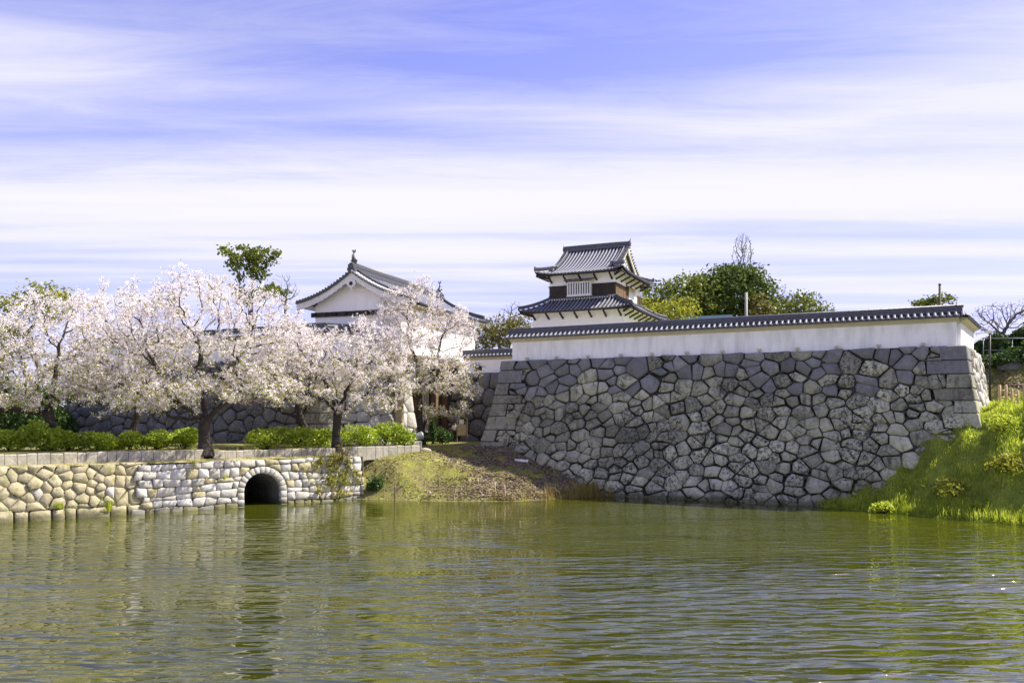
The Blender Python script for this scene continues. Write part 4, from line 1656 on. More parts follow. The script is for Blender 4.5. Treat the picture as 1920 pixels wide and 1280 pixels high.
# ------------------------------------------------------------------ plants
def grow(rng, path, attr, step=.4, kill=.75, infl=4.0, iters=90, wander=.25, droop=0.0, limbs=()):
    """branch skeleton growing from a trunk polyline towards attractor points"""
    nodes = [np.array(path[0], float)]
    par = [-1]
    for p in path[1:]:
        p = np.array(p, float)
        a = nodes[-1]
        L = np.linalg.norm(p - a)
        n = max(1, int(L / step))
        for k in range(1, n + 1):
            nodes.append(a + (p - a) * k / n + rng.normal(0, .025, 3))
            par.append(len(nodes) - 2)
    fork = len(nodes) - 1
    for lb in limbs:
        last = fork
        for p in lb:
            p = np.array(p, float)
            a = nodes[last]
            n = max(1, int(np.linalg.norm(p - a) / step))
            for k in range(1, n + 1):
                nodes.append(a + (p - a) * k / n + rng.normal(0, .05, 3))
                par.append(last)
                last = len(nodes) - 1
    attr = np.array(attr, float)
    N = np.array(nodes)
    d2 = ((attr[:, None, :] - N[None, :, :]) ** 2).sum(2)
    near = d2.argmin(1)
    nd = d2.min(1)
    nch = np.zeros(len(nodes), int)
    for it in range(iters):
        if len(attr) == 0:
            break
        ok = nd < infl * infl
        if not ok.any():
            infl *= 1.5
            if infl > 30:
                break
            continue
        idx = near[ok]
        v = attr[ok] - np.array(nodes)[idx]
        v /= np.linalg.norm(v, axis=1)[:, None] + 1e-9
        uq, inv = np.unique(idx, return_inverse=True)
        s = np.zeros((len(uq), 3))
        np.add.at(s, inv, v)
        new = []
        for i, u in enumerate(uq):
            if nch[u] > 3:
                continue
            dr = s[i] / (np.linalg.norm(s[i]) + 1e-9)
            dr = dr + rng.normal(0, wander, 3)
            dr[2] -= droop
            dr /= np.linalg.norm(dr)
            new.append((u, nodes[u] + dr * step))
        if not new:
            break
        st = len(nodes)
        for u, p in new:
            nodes.append(p)
            par.append(int(u))
            nch[u] += 1
        nch = np.concatenate((nch, np.zeros(len(new), int)))
        P = np.array([p for _, p in new])
        dn = ((attr[:, None, :] - P[None, :, :]) ** 2).sum(2)
        m = dn.min(1)
        better = m < nd
        near = np.where(better, dn.argmin(1) + st, near)
        nd = np.where(better, m, nd)
        keep = nd > kill * kill
        attr, near, nd = attr[keep], near[keep], nd[keep]
    N = np.array(nodes)
    par = np.array(par)
    return N, par


def radii(N, par, tip=.012, e=2.3, trunk=None):
    r = np.zeros(len(N))
    acc = np.zeros(len(N))
    for i in range(len(N) - 1, -1, -1):
        r[i] = acc[i] ** (1 / e) if acc[i] > 0 else tip
        if par[i] >= 0:
            acc[par[i]] += r[i] ** e
    if trunk:
        k = math.log(trunk / tip) / math.log(max(r[0], tip * 1.01) / tip)
        r = tip * (r / tip) ** k
    return r


def wood(name, N, par, r, mat, parent, origin, sides=6, flare=1.6):
    o = np.array(origin)
    v, f = [], []
    ring = {}
    basis = {}
    kids = {}
    for i, p in enumerate(par):
        if p >= 0:
            kids.setdefault(int(p), []).append(i)
    def mk(pnt, t, ref, rad):
        ref = ref - t * ref.dot(t)
        if ref.length < 1e-4:
            ref = t.orthogonal()
        ref.normalize()
        b = t.cross(ref)
        s = len(v)
        for k in range(sides):
            a = 2 * math.pi * k / sides
            q = pnt + (ref * math.cos(a) + b * math.sin(a)) * rad
            v.append((q.x, q.y, q.z))
        return s, ref
    for i in range(len(N)):
        p = Vector(N[i] - o)
        pi = int(par[i])
        if pi < 0:
            t = Vector((0, 0, 1))
            ring[i], basis[i] = mk(p, t, Vector((1, 0, 0)), r[i] * flare)
            continue
        pp = Vector(N[pi] - o)
        t = (p - pp)
        if t.length < 1e-6:
            t = Vector((0, 0, 1))
        t.normalize()
        big = max(kids[pi], key=lambda c: r[c])
        if i == big:
            s0 = ring[pi]
        else:
            s0, _ = mk(pp, t, basis[pi].copy(), r[i] * 1.15)
        rad = r[i] * (1 + (flare - 1) * max(0, 1 - (p.z) / 1.0) ** 2 if p.z < 1.0 else 1)
        ring[i], basis[i] = mk(p, t, basis[pi].copy(), rad)
        s1 = ring[i]
        for k in range(sides):
            k2 = (k + 1) % sides
            f.append((s0 + k, s0 + k2, s1 + k2, s1 + k))
    me = me_np(name, np.array(v), np.array(f), mat, True)
    return ob(name, me, parent)


def leaf_quads(rng, C, size, squash=1.0, up=0.0, lens=1.6):
    """one bent leaf (two triangles worth, a quad) at every centre"""
    n = len(C)
    nrm = rng.normal(0, 1, (n, 3))
    nrm[:, 2] += up
    nrm /= np.linalg.norm(nrm, axis=1)[:, None]
    a = np.cross(nrm, rng.normal(0, 1, (n, 3)))
    a /= np.linalg.norm(a, axis=1)[:, None] + 1e-9
    b = np.cross(nrm, a)
    s = (size * rng.uniform(.6, 1.35, n))[:, None]
    a = a * s * lens / 2
    b = b * s / 2
    k = nrm * s * .12
    v = np.stack((C - a, C - b * squash + k, C + a, C + b * squash + k), 1).reshape(-1, 3)
    q = np.arange(n * 4).reshape(n, 4)
    return v, q


def foliage(name, rng, centres, size, mat, parent, origin, up=0.0, lens=1.6):
    v, q = leaf_quads(rng, centres, size, up=up, lens=lens)
    return ob(name, me_np(name, v - np.array(origin), q, mat), parent)


def ell_points(rng, ells, n, shell=.0, holes=.0, hs=.5, seed=0.0, zmin=None, flat=1.0):
    """random points in a union of ellipsoids (cx, cy, cz, rx, ry, rz); holes > 0 leaves noisy gaps"""
    out = []
    w = np.array([e[3] * e[4] * e[5] for e in ells]); w = w / w.sum()
    while len(out) < n:
        e = ells[rng.choice(len(ells), p=w)]
        d = rng.normal(0, 1, 3); d /= np.linalg.norm(d)
        k = (shell ** 3 + (1 - shell ** 3) * rng.random()) ** (1 / 3)
        p = np.array(e[:3]) + d * k * np.array(e[3:])
        if zmin is not None and p[2] < zmin:
            continue
        if holes and mnoise.noise(Vector(p * hs * np.array((1, 1, flat))) + Vector((seed, 0, 0))) < holes - .5:
            continue
        out.append(p)
    return np.array(out)


def cherry(base, path, ells, seed, label, n_attr=900, trunk=.34, flowers=6, flare=1.7, leaves=.22, group='cherry trees in blossom along the causeway', step=.36):
    rng = np.random.default_rng(seed)
    base = np.array(base, float)
    th = empty('cherry_tree', base, 0, label, 'tree', group)
    attr = ell_points(rng, ells, int(n_attr * 1.7), .30, .56, .45, seed * 3.1, flat=2.6)
    out = ell_points(rng, [(e[0], e[1], e[2], e[3] * 1.22, e[4] * 1.15, e[5] * 1.18) for e in ells], int(n_attr * .10), .8)
    attr = np.concatenate((attr, out))
    pth = [base - np.array((0, 0, .25))] + [np.array(p, float) for p in path]
    fk = pth[-1]
    limbs = []
    for e in sorted(ells, key=lambda e: -e[3] * e[4] * e[5])[:5]:
        c = np.array(e[:3])
        t = fk + (c - fk) * .72
        m_ = fk + (t - fk) * .45 + np.array((0, 0, -.10 * np.linalg.norm(t - fk))) + rng.normal(0, .25, 3)
        m_[2] = max(m_[2], fk[2] + .25)
        limbs.append([m_, t])
    N, par = grow(rng, pth, attr, step, .55, 5.0, 110, .30, 0.0, limbs)
    r = radii(N, par, .011, 2.25, trunk)
    wood('trunk', N, par, r, M_BARK, th, base, 7, flare)
    thin = np.where((r < .042) & (N[:, 2] > base[2] + 1.5))[0]
    pts = []
    for i in thin:
        k = rng.poisson(flowers * (1.05 if r[i] < .02 else .45))
        if k:
            c = N[i] + rng.normal(0, .15, (k, 3))
            pts.append(c)
    cl = np.concatenate(pts)
    m = 9
    C = (cl[:, None, :] + rng.normal(0, .062, (len(cl), m, 3))).reshape(-1, 3)
    foliage('crown', rng, C, .064, M_BLOSSOM, th, base, .2, 1.25)
    nl = int(len(cl) * leaves * 3)
    zlo = N[thin, 2]
    w = np.clip(1.25 - (cl[:, 2] - base[2] - 2) / 5.0, .15, 1.2)
    w /= w.sum()
    idx = rng.choice(len(cl), nl, p=w)
    Lc = cl[idx] + rng.normal(0, .15, (nl, 3))
    foliage('young_leaves', rng, Lc, .10, M_YOUNG, th, base, .3, 2.0)
    print('cherry', len(N), len(C))
    return th


def W(px, py, D):
    return np.array(at(px, py, D))


def build_cherries():
    def el(px, py, D, rx, ry, rz):
        c = W(px, py, D)
        return (c[0], c[1], c[2], rx, ry, rz)
    # far-left tree
    D = 49.0
    b = W(92, 838, D); b[2] = 3.36
    cherry(b, [W(98, 800, D), W(92, 775, D)], [el(20, 640, D, 4.4, 3.6, 2.6), el(120, 610, D, 3.2, 3.2, 2.7), el(-60, 690, D - 1, 3.6, 3, 2.0), el(40, 735, D - 1.5, 3.8, 2.4, 1.1), el(-170, 650, D + 1, 4, 3.5, 3), el(140, 720, D - 1, 2.6, 2.4, 1.2)],
           101, 'blossoming cherry tree at the far left edge of the causeway', 1000, .30, 6)
    # second row behind
    D = 56.5
    b = W(255, 828, D); b[2] = 3.36
    cherry(b, [W(250, 800, D), W(262, 770, D)], [el(215, 610, D, 3.4, 3.2, 3.2), el(290, 640, D, 3.6, 3, 3.0), el(170, 700, D, 3.8, 3, 1.8), el(290, 730, D, 3.4, 3, 1.2)],
           107, 'cherry tree half hidden behind the thick-trunked one and its hedge', 750, .26, 6)
    # big old tree with a thick leaning trunk
    D = 48.0
    b = W(386, 842, D); b[2] = 3.30
    cherry(b, [W(382, 810, D), W(386, 788, D)],
           [el(370, 600, D, 4.6, 3.8, 2.9), el(250, 640, D - .5, 3.6, 3.2, 2.3), el(480, 610, D, 2.7, 3.2, 2.4), el(180, 700, D - .5, 2.8, 2.4, 1.5), el(300, 725, D - 2, 4.2, 2.2, 1.3), el(355, 545, D, 2.0, 1.6, 1.7), el(480, 715, D - 1, 2.8, 2.2, 1.4), el(220, 755, D - 1.5, 2.4, 1.8, .7), el(345, 515, D, .5, .5, 1.2)],
           103, 'largest cherry tree with a thick dark trunk growing through the kerb left of the arch', 1400, .34, 6, 1.6)
    # leaning dark trunk behind
    D = 56.0
    b = W(572, 826, D); b[2] = 3.36
    cherry(b, [W(572, 806, D), W(562, 785, D)], [el(530, 655, D, 3.4, 3.0, 2.3), el(600, 700, D, 3.2, 2.6, 1.6), el(470, 715, D, 2.8, 2.6, 1.6)],
           109, 'dark leaning cherry tree in front of the corner of the gatehouse rampart', 650, .33, 6)
    # tree by the bridge end
    D = 53.2
    b = W(631, 839, D); b[2] = 3.30
    cherry(b, [W(630, 805, D), W(635, 775, D)], [el(585, 665, D, 3.0, 2.8, 2.0), el(680, 655, D, 2.8, 2.8, 2.2), el(630, 715, D - 1, 4.4, 2.6, 1.6), el(720, 715, D - .5, 2.2, 2.2, 1.6), el(545, 725, D - .5, 2.4, 2.2, 1.3), el(690, 755, D - 1, 2.0, 1.8, .6)],
           113, 'cherry tree with a forked trunk at the end of the bridge beside the azaleas', 1050, .27, 6, 1.6)
    # slim tree before the gate
    D = 60.5
    b = W(790, 832, D); b[2] = 3.3
    cherry(b, [W(787, 780, D), W(788, 730, D)], [el(760, 600, D, 2.6, 2.4, 2.6), el(840, 615, D, 2.4, 2.4, 1.8), el(795, 560, D, 1.3, 1.4, 1.9), el(720, 620, D, 2.0, 2.2, 1.4), el(810, 700, D - .6, 3.6, 2.4, 1.5), el(865, 740, D - .6, 1.6, 1.5, 1.7), el(780, 650, D, 3.6, 2.6, 1.5)],
           117, 'slim tall cherry tree standing in front of the gate doors', 1500, .24, 7)


build_cherries()


def bush(px, py, D, w, h, seed, label, mat, name='azalea_bush', n=1500, leaf=.085, group=None, zb=None, dep=None, cat='bush'):
    rng = np.random.default_rng(seed)
    b = W(px, py, D)
    if zb is None:
        zb = H1(b[0], b[1])
    b[2] = zb
    th = empty(name, b, 0, label, cat, group)
    dep = dep or w * .8
    rx, ry = w / 2, dep / 2
    C = []
    lobes = [(rng.uniform(-.6, .6) * rx, rng.uniform(-.5, .5) * ry, rng.uniform(.22, .68) * h, rng.uniform(.34, .62)) for _ in range(10)] + [(0, 0, .38 * h, .85)]
    while len(C) < n:
        l = lobes[rng.integers(len(lobes))]
        d = rng.normal(0, 1, 3); d /= np.linalg.norm(d)
        k = rng.uniform(.72, 1.03)
        p = np.array((l[0] + d[0] * rx * l[3] * k, l[1] + d[1] * ry * l[3] * k, l[2] + d[2] * h * .55 * l[3] * k))
        if p[2] > .02:
            C.append(p)
    C = np.array(C)
    foliage('leaves', rng, C, leaf, mat, th, (0, 0, 0), .4, 1.9)
    mb = MB()
    for k in range(12):
        a = rng.uniform(0, 6.28)
        q = np.array((math.cos(a) * rx * .7, math.sin(a) * ry * .7, h * rng.uniform(.5, .85)))
        mb.tube([(rng.uniform(-.1, .1), rng.uniform(-.1, .1), -.1), tuple(q * np.array((.4, .4, .55))), tuple(q)], [.025, .016, .006], 4, False)
    mb.build('stems', M_BARK, th)
    return th


def build_bushes():
    G = 'azalea bushes in the bed behind the kerb'
    zb = 3.36
    row = [(20, 47.2, 2.0, 1.35, 'azalea bush at the far left end of the bed'),
           (78, 48.2, 1.9, 1.75, 'tallest azalea bush, beside the far left cherry trunk'),
           (132, 47.6, 1.7, 1.15, 'low azalea bush next to the tallest one'),
           (188, 48.4, 1.9, 1.2, 'azalea bush in the middle of the row left of the thick cherry trunk'),
           (245, 49.2, 1.8, 1.15, 'azalea bush behind the kerb, third from the thick cherry trunk'),
           (296, 49.6, 1.7, 1.2, 'azalea bush second from the thick cherry trunk'),
           (345, 50.2, 1.7, 1.35, 'azalea bush touching the thick cherry trunk on its shaded side'),
           (500, 52.4, 2.2, 1.30, 'rounded azalea bush above the arch'),
           (555, 53.4, 2.0, 1.3, 'azalea bush between the arch and the forked cherry trunk'),
           (600, 54.2, 1.5, 1.2, 'small azalea bush just left of the forked cherry trunk'),
           (672, 55.4, 2.0, 1.5, 'bright azalea bush just right of the forked cherry trunk'),
           (720, 56.6, 2.0, 1.55, 'azalea bush in front of the sunlit stone face'),
           (757, 57.8, 1.8, 1.4, 'azalea bush at the end of the row near the grey floodlight')]
    for k, (px, D, w, h, lab) in enumerate(row):
        bush(px, 830, D, w * 1.38, h * 1.12, 200 + k, lab, M_AZALEA, n=2700, group=G, zb=zb - .02)
    bush(792, 830, 60.4, 1.5, 1.3, 230, 'dark green bush at the foot of the slim cherry tree', M_DARKBUSH, 'dark_bush', 1300)
    bush(828, 828, 62.5, 1.9, 1.5, 231, 'dark rounded bush in the shade beside the gate post', M_DARKBUSH, 'dark_bush', 1500)
    bush(812, 800, 61.8, .7, 2.6, 232, 'slender upright dark shrub before the gate doors', M_DARKBUSH, 'dark_shrub', 900)
    bush(703, 930, 52.6, 1.35, 1.15, 233, 'small round green shrub on the bank near the water', M_DARKBUSH, 'round_shrub', 1500, leaf=.07)
    # trailing yellow-green shrub hanging over the bridge end
    rng = np.random.default_rng(77)
    b = np.array((*bank_pt(18.4, .1), 0.1))
    th = empty('hanging_shrub', b, 0, 'yellow-green shrub climbing over the end of the bridge down to the water', 'shrub')
    C = []
    mb = MB()
    for k in range(46):
        t = rng.normal(0, .85)
        p = np.array((BKD[0] * t, BKD[1] * t, rng.uniform(.1, 2.6)))
        out = BKN * rng.uniform(.1, .55)
        tip = p + np.array((out[0], out[1], rng.uniform(.1, .9)))
        mb.tube([tuple(p), tuple((p + tip) / 2 + np.array((0, 0, .15))), tuple(tip)], [.022, .014, .005], 4, False)
        for q in range(52):
            s = rng.random()
            C.append(p + (tip - p) * s + rng.normal(0, .13, 3))
    C = np.array(C)
    foliage('leaves', rng, C, .10, M_YOUNG, th, (0, 0, 0), .2, 2.2)
    mb.build('stems', M_BARK, th)


build_bushes()


def blades(rng, P, h, w, lean=.4):
    """curved grass blades, two quads each"""
    n = len(P)
    a = rng.uniform(0, 2 * math.pi, n)
    side = np.column_stack((np.cos(a), np.sin(a), np.zeros(n)))
    ln = rng.uniform(0, 2 * math.pi, n)
    fw = np.column_stack((np.cos(ln), np.sin(ln), np.zeros(n))) * (rng.uniform(.1, lean, n)[:, None])
    hh = (h * rng.uniform(.55, 1.25, n))[:, None]
    ww = (w * rng.uniform(.7, 1.3, n))[:, None]
    z = np.array((0, 0, 1.0))
    b0, b1 = P - side * ww / 2, P + side * ww / 2
    M = P + z * hh * .55 + fw * hh * .35
    m0, m1 = M - side * ww * .35, M + side * ww * .35
    T = P + z * hh * (1 - .25 * np.linalg.norm(fw, axis=1)[:, None]) + fw * hh
    t0, t1 = T - side * ww * .06, T + side * ww * .06
    v = np.stack((b0, b1, m1, m0, t1, t0), 1).reshape(-1, 3)
    o = (np.arange(n) * 6)[:, None]
    q = np.concatenate((o + np.array([[0, 1, 2, 3]]), o + np.array([[3, 2, 4, 5]])))
    return v, q


def build_grass():
    rng = np.random.default_rng(5)
    def scatter(n, x0, x1, y0, y1, keep):
        x = rng.uniform(x0, x1, n); y = rng.uniform(y0, y1, n)
        z = Hf(x, y)
        k = keep(x, y, z)
        return np.column_stack((x, y, z - .03))[k]
    def nz(P, s, o=0.0):
        return np.array([mnoise.noise(Vector((p[0] * s + o, p[1] * s, p[2] * s))) for p in P])
    # right bank
    def keep(x, y, z):
        q = -((x - A2[0]) * N1[0] + (y - A2[1]) * N1[1])
        sd = (x - B2[0]) * NS[0] + (y - B2[1]) * NS[1]
        return (z > .02) & (z < 7.2) & ((q < 0) | (sd > 0))
    P = scatter(95000, 15, 36, 33, 54, keep)
    m = nz(P, .55)
    h = .20 + .26 * np.clip(m + .25, 0, 1)
    v, q = blades(rng, P, h, .035, .9)
    low = P[P[:, 2] < .55]
    idx = rng.choice(len(low), min(len(low), 9000))
    v2, q2 = blades(rng, low[idx] + rng.normal(0, .1, (len(idx), 3)) * np.array((1, 1, 0)), .55, .03, .35)
    cm = nz(P, 1.1, 5.0)
    tall = P[(cm > .22) & (rng.random(len(P)) < .35)]
    v3, q3 = blades(rng, tall, .55, .045, 1.1)
    Q = np.concatenate((q, q2 + len(v), q3 + len(v) + len(v2))); V = np.concatenate((v, v2, v3))
    dry = P[(rng.random(len(P)) < .03)]
    v4, q4 = blades(rng, dry, .42, .03, .9)
    tagp(ob('dry_stalks', me_np('dry_stalks', v4, q4, M_REED)), 'dry straw-coloured stalks among the grass of the steep bank', 'grass', None, 'stuff')
    tagp(ob('bank_grass', me_np('bank_grass', V, Q, M_GRASS)), 'lush green grass on the steep bank at the rampart corner', 'grass', None, 'stuff')
    # slope below the gate: short yellowish grass in patches and dry litter
    def keep2(x, y, z):
        t = (x - BK0[0]) * .8 + (y - BK0[1]) * .6
        q = -((x - A2[0]) * N1[0] + (y - A2[1]) * N1[1])
        return (z > .03) & (z < 3.4) & (q < 0) & (t > 19.6)
    P = scatter(110000, -13, 8, 50, 62, keep2)
    m = nz(P, .45, 3.0) + .5 * nz(P, 1.6)
    shade = smoothstep(P[:, 0], -3.5, 1.0)
    shade = smoothstep(P[:, 0] + .9 * np.sin(P[:, 1] * 1.7), -7.5, 1.5)
    g = P[m > -.42 + .70 * shade]
    v, q = blades(rng, g, .10, .035, 1.0)
    tagp(ob('slope_grass', me_np('slope_grass', v, q, M_GRASS_Y)), 'short yellow-green grass on the slope below the gate', 'grass', None, 'stuff')
    l = P[(m < .12 + .3 * shade)]
    l = l[rng.random(len(l)) < .08 + .42 * smoothstep(l[:, 0] + .8 * np.sin(l[:, 1] * 2.1), -7.0, 0.0)]
    v, q = leaf_quads(rng, l + np.array((0, 0, .05)), .10, up=2.0)
    tagp(ob('leaf_litter', me_np('leaf_litter', v, q, M_LITTER)), 'dry fallen leaves and petals on the slope beside the rampart', 'leaf litter', None, 'stuff')
    # rough ground beyond the flank
    def keep3(x, y, z):
        sd = (x - B2[0]) * NS[0] + (y - B2[1]) * NS[1]
        bk = (x - B2[0]) * S1[0] + (y - B2[1]) * S1[1]
        return (sd > .3) & (bk > 3.0) & (z > 5)
    P3 = scatter(60000, 26, 52, 44, 66, keep3)
    m3 = nz(P3, .5, 2.0)
    v, q = blades(rng, P3[m3 > .02], .16, .05, 1.0)
    tagp(ob('rough_grass', me_np('rough_grass', v, q, M_OLIVE)), 'rough olive grass on the slope beyond the rampart corner', 'grass', None, 'stuff')
    v, q = leaf_quads(rng, P3[m3 < .02] + np.array((0, 0, .04)), .16, up=2.0)
    tagp(ob('slope_litter', me_np('slope_litter', v, q, M_LITTER)), 'brown fallen leaves on the slope beyond the rampart corner', 'leaf litter', None, 'stuff')
    # ledge weeds along the top of the embankment and on the stones
    n = 5200
    t = rng.uniform(-8, 20, n)
    w = rng.uniform(.15, 1.1, n)
    p = BK0[None, :] + BKD[None, :] * t[:, None] - BKN[None, :] * w[:, None]
    P = np.column_stack((p, np.full(n, 2.8)))
    m = nz(P, .8, 9.0)
    P = P[m > -.10]
    v, q = blades(rng, P, .12, .03, 1.0)
    tagp(ob('ledge_grass', me_np('ledge_grass', v, q, M_GRASS_Y)), 'thin grass on the ledge between kerb and embankment', 'grass', None, 'stuff')
    # reeds at the foot of the rampart
    n = 620
    x = np.concatenate((rng.normal(5.2, .75, n // 2), rng.uniform(2.2, 6.9, n - n // 2)))
    y = np.interp(x, EDGE_X, EDGE_Y) + rng.normal(.05, .38, n)
    P = np.column_stack((x, y, np.maximum(Hf(x, y), -.25)))
    v, q = blades(rng, P, .45 + .75 * rng.random(n), .035, .6)
    tagp(ob('reeds', me_np('reeds', v, q, M_REED)), 'dry yellow-brown reeds at the waterline under the rampart', 'reeds', None, 'stuff')
    n = 120
    x = rng.uniform(-1.5, 2.6, n)
    y = np.interp(x, EDGE_X, EDGE_Y) + rng.normal(.1, .25, n)
    P = np.column_stack((x, y, np.maximum(Hf(x, y), -.2)))
    v, q = blades(rng, P, .6, .03, .4)
    tagp(ob('thin_reeds', me_np('thin_reeds', v, q, M_REED)), 'sparse thin reeds along the shaded water edge', 'reeds', None, 'stuff')
    # tufts on the embankment
    for k, (t, zz, h, nn, lab) in enumerate(((4.9, .25, .8, 130, 'tall grass tuft growing from the embankment at the waterline'),
                                             (2.55, .62, .28, 160, 'small leafy weed on the tan embankment stones'),
                                             (7.4, 1.35, .30, 70, 'weed rooted between pale bridge blocks near the tan stones'),
                                             (11.2, 1.75, .35, 90, 'weed beside the crown of the arch'),
                                             (9.4, 2.5, .35, 130, 'grass at the foot of the thick cherry trunk over the bridge'))):
        b = np.array((*bank_pt(t, .05), zz))
        c = np.clip(rng.normal(0, .09, (nn, 3)), -.16, .16) * np.array((1.3, 1.0, .3))
        v, q = blades(rng, c, h, .035, .9)
        o = ob('grass_tuft', me_np('grass_tuft', v, q, M_GRASS if k < 4 else M_GRASS_Y))
        o.location = b
        tagp(o, lab, 'weed')
    # shrubby weeds with small yellow leaves on the right bank
    for k, (px, py, D, w_, h_, lab, mat) in enumerate((
            (1790, 905, 43.4, 2.4, 1.2, 'yellow-green leafy shrub in the middle of the grassy bank', M_YELLOW),
            (1885, 880, 42.3, 2.0, 1.2, 'yellow-green shrub at the right edge of the grassy bank', M_YELLOW),
            (1880, 830, 44.0, 2.0, 1.2, 'green weed clump high on the grassy bank', M_GRASS),
            (1655, 920, 44.8, 1.4, .9, 'spiky green tuft where the bank meets the rampart', M_GRASS))):
        b = W(px, py, D)
        zb = H1(b[0], b[1])
        th = bush(px, py, D, w_, h_, 400 + k, lab, mat, 'bank_shrub', 800, .085, None, zb - .1)


build_grass()


def bg_tree(px, D, zb, H, ells, seed, label, mat, cat='tree', n_attr=420, trunk=.28, size=.26, per=30, sp=.5, name='background_tree', bark=None, step=.6, kill=.9, bare=False, holes=.22, group='trees behind the ramparts', lean=0, tip=.014):
    rng = np.random.default_rng(seed)
    b = np.array(((px - 960) * D / FPX, D, zb))
    th = empty(name, b, 0, label, cat, group)
    E = []
    for (ex, ey, rx, rz) in ells:
        c = W(ex, ey, D)
        E.append((c[0], c[1], c[2], rx, rx * .8, rz))
    attr = ell_points(rng, E, n_attr, .3, holes, .35, seed)
    zc = min(e[2] - e[5] for e in E)
    top = np.array((b[0] + lean, D, max(zb + 1.0, zc + .4)))
    N, par = grow(rng, [b - np.array((0, 0, .2)), top], attr, step, kill, 8.0, 120, .2)
    r = radii(N, par, tip, 2.3, trunk)
    wood('trunk', N, par, r, bark or M_BARK_G, th, b, 5, 1.3)
    if not bare:
        thin = np.where(r < .07)[0]
        thin = thin[N[thin, 2] > zc - .5]
        C = (N[thin][:, None, :] + rng.normal(0, sp, (len(thin), per, 3)) * np.array((1, 1, .6))).reshape(-1, 3)
        foliage('crown', rng, C, size, mat, th, b, .5, 1.7)
    return th


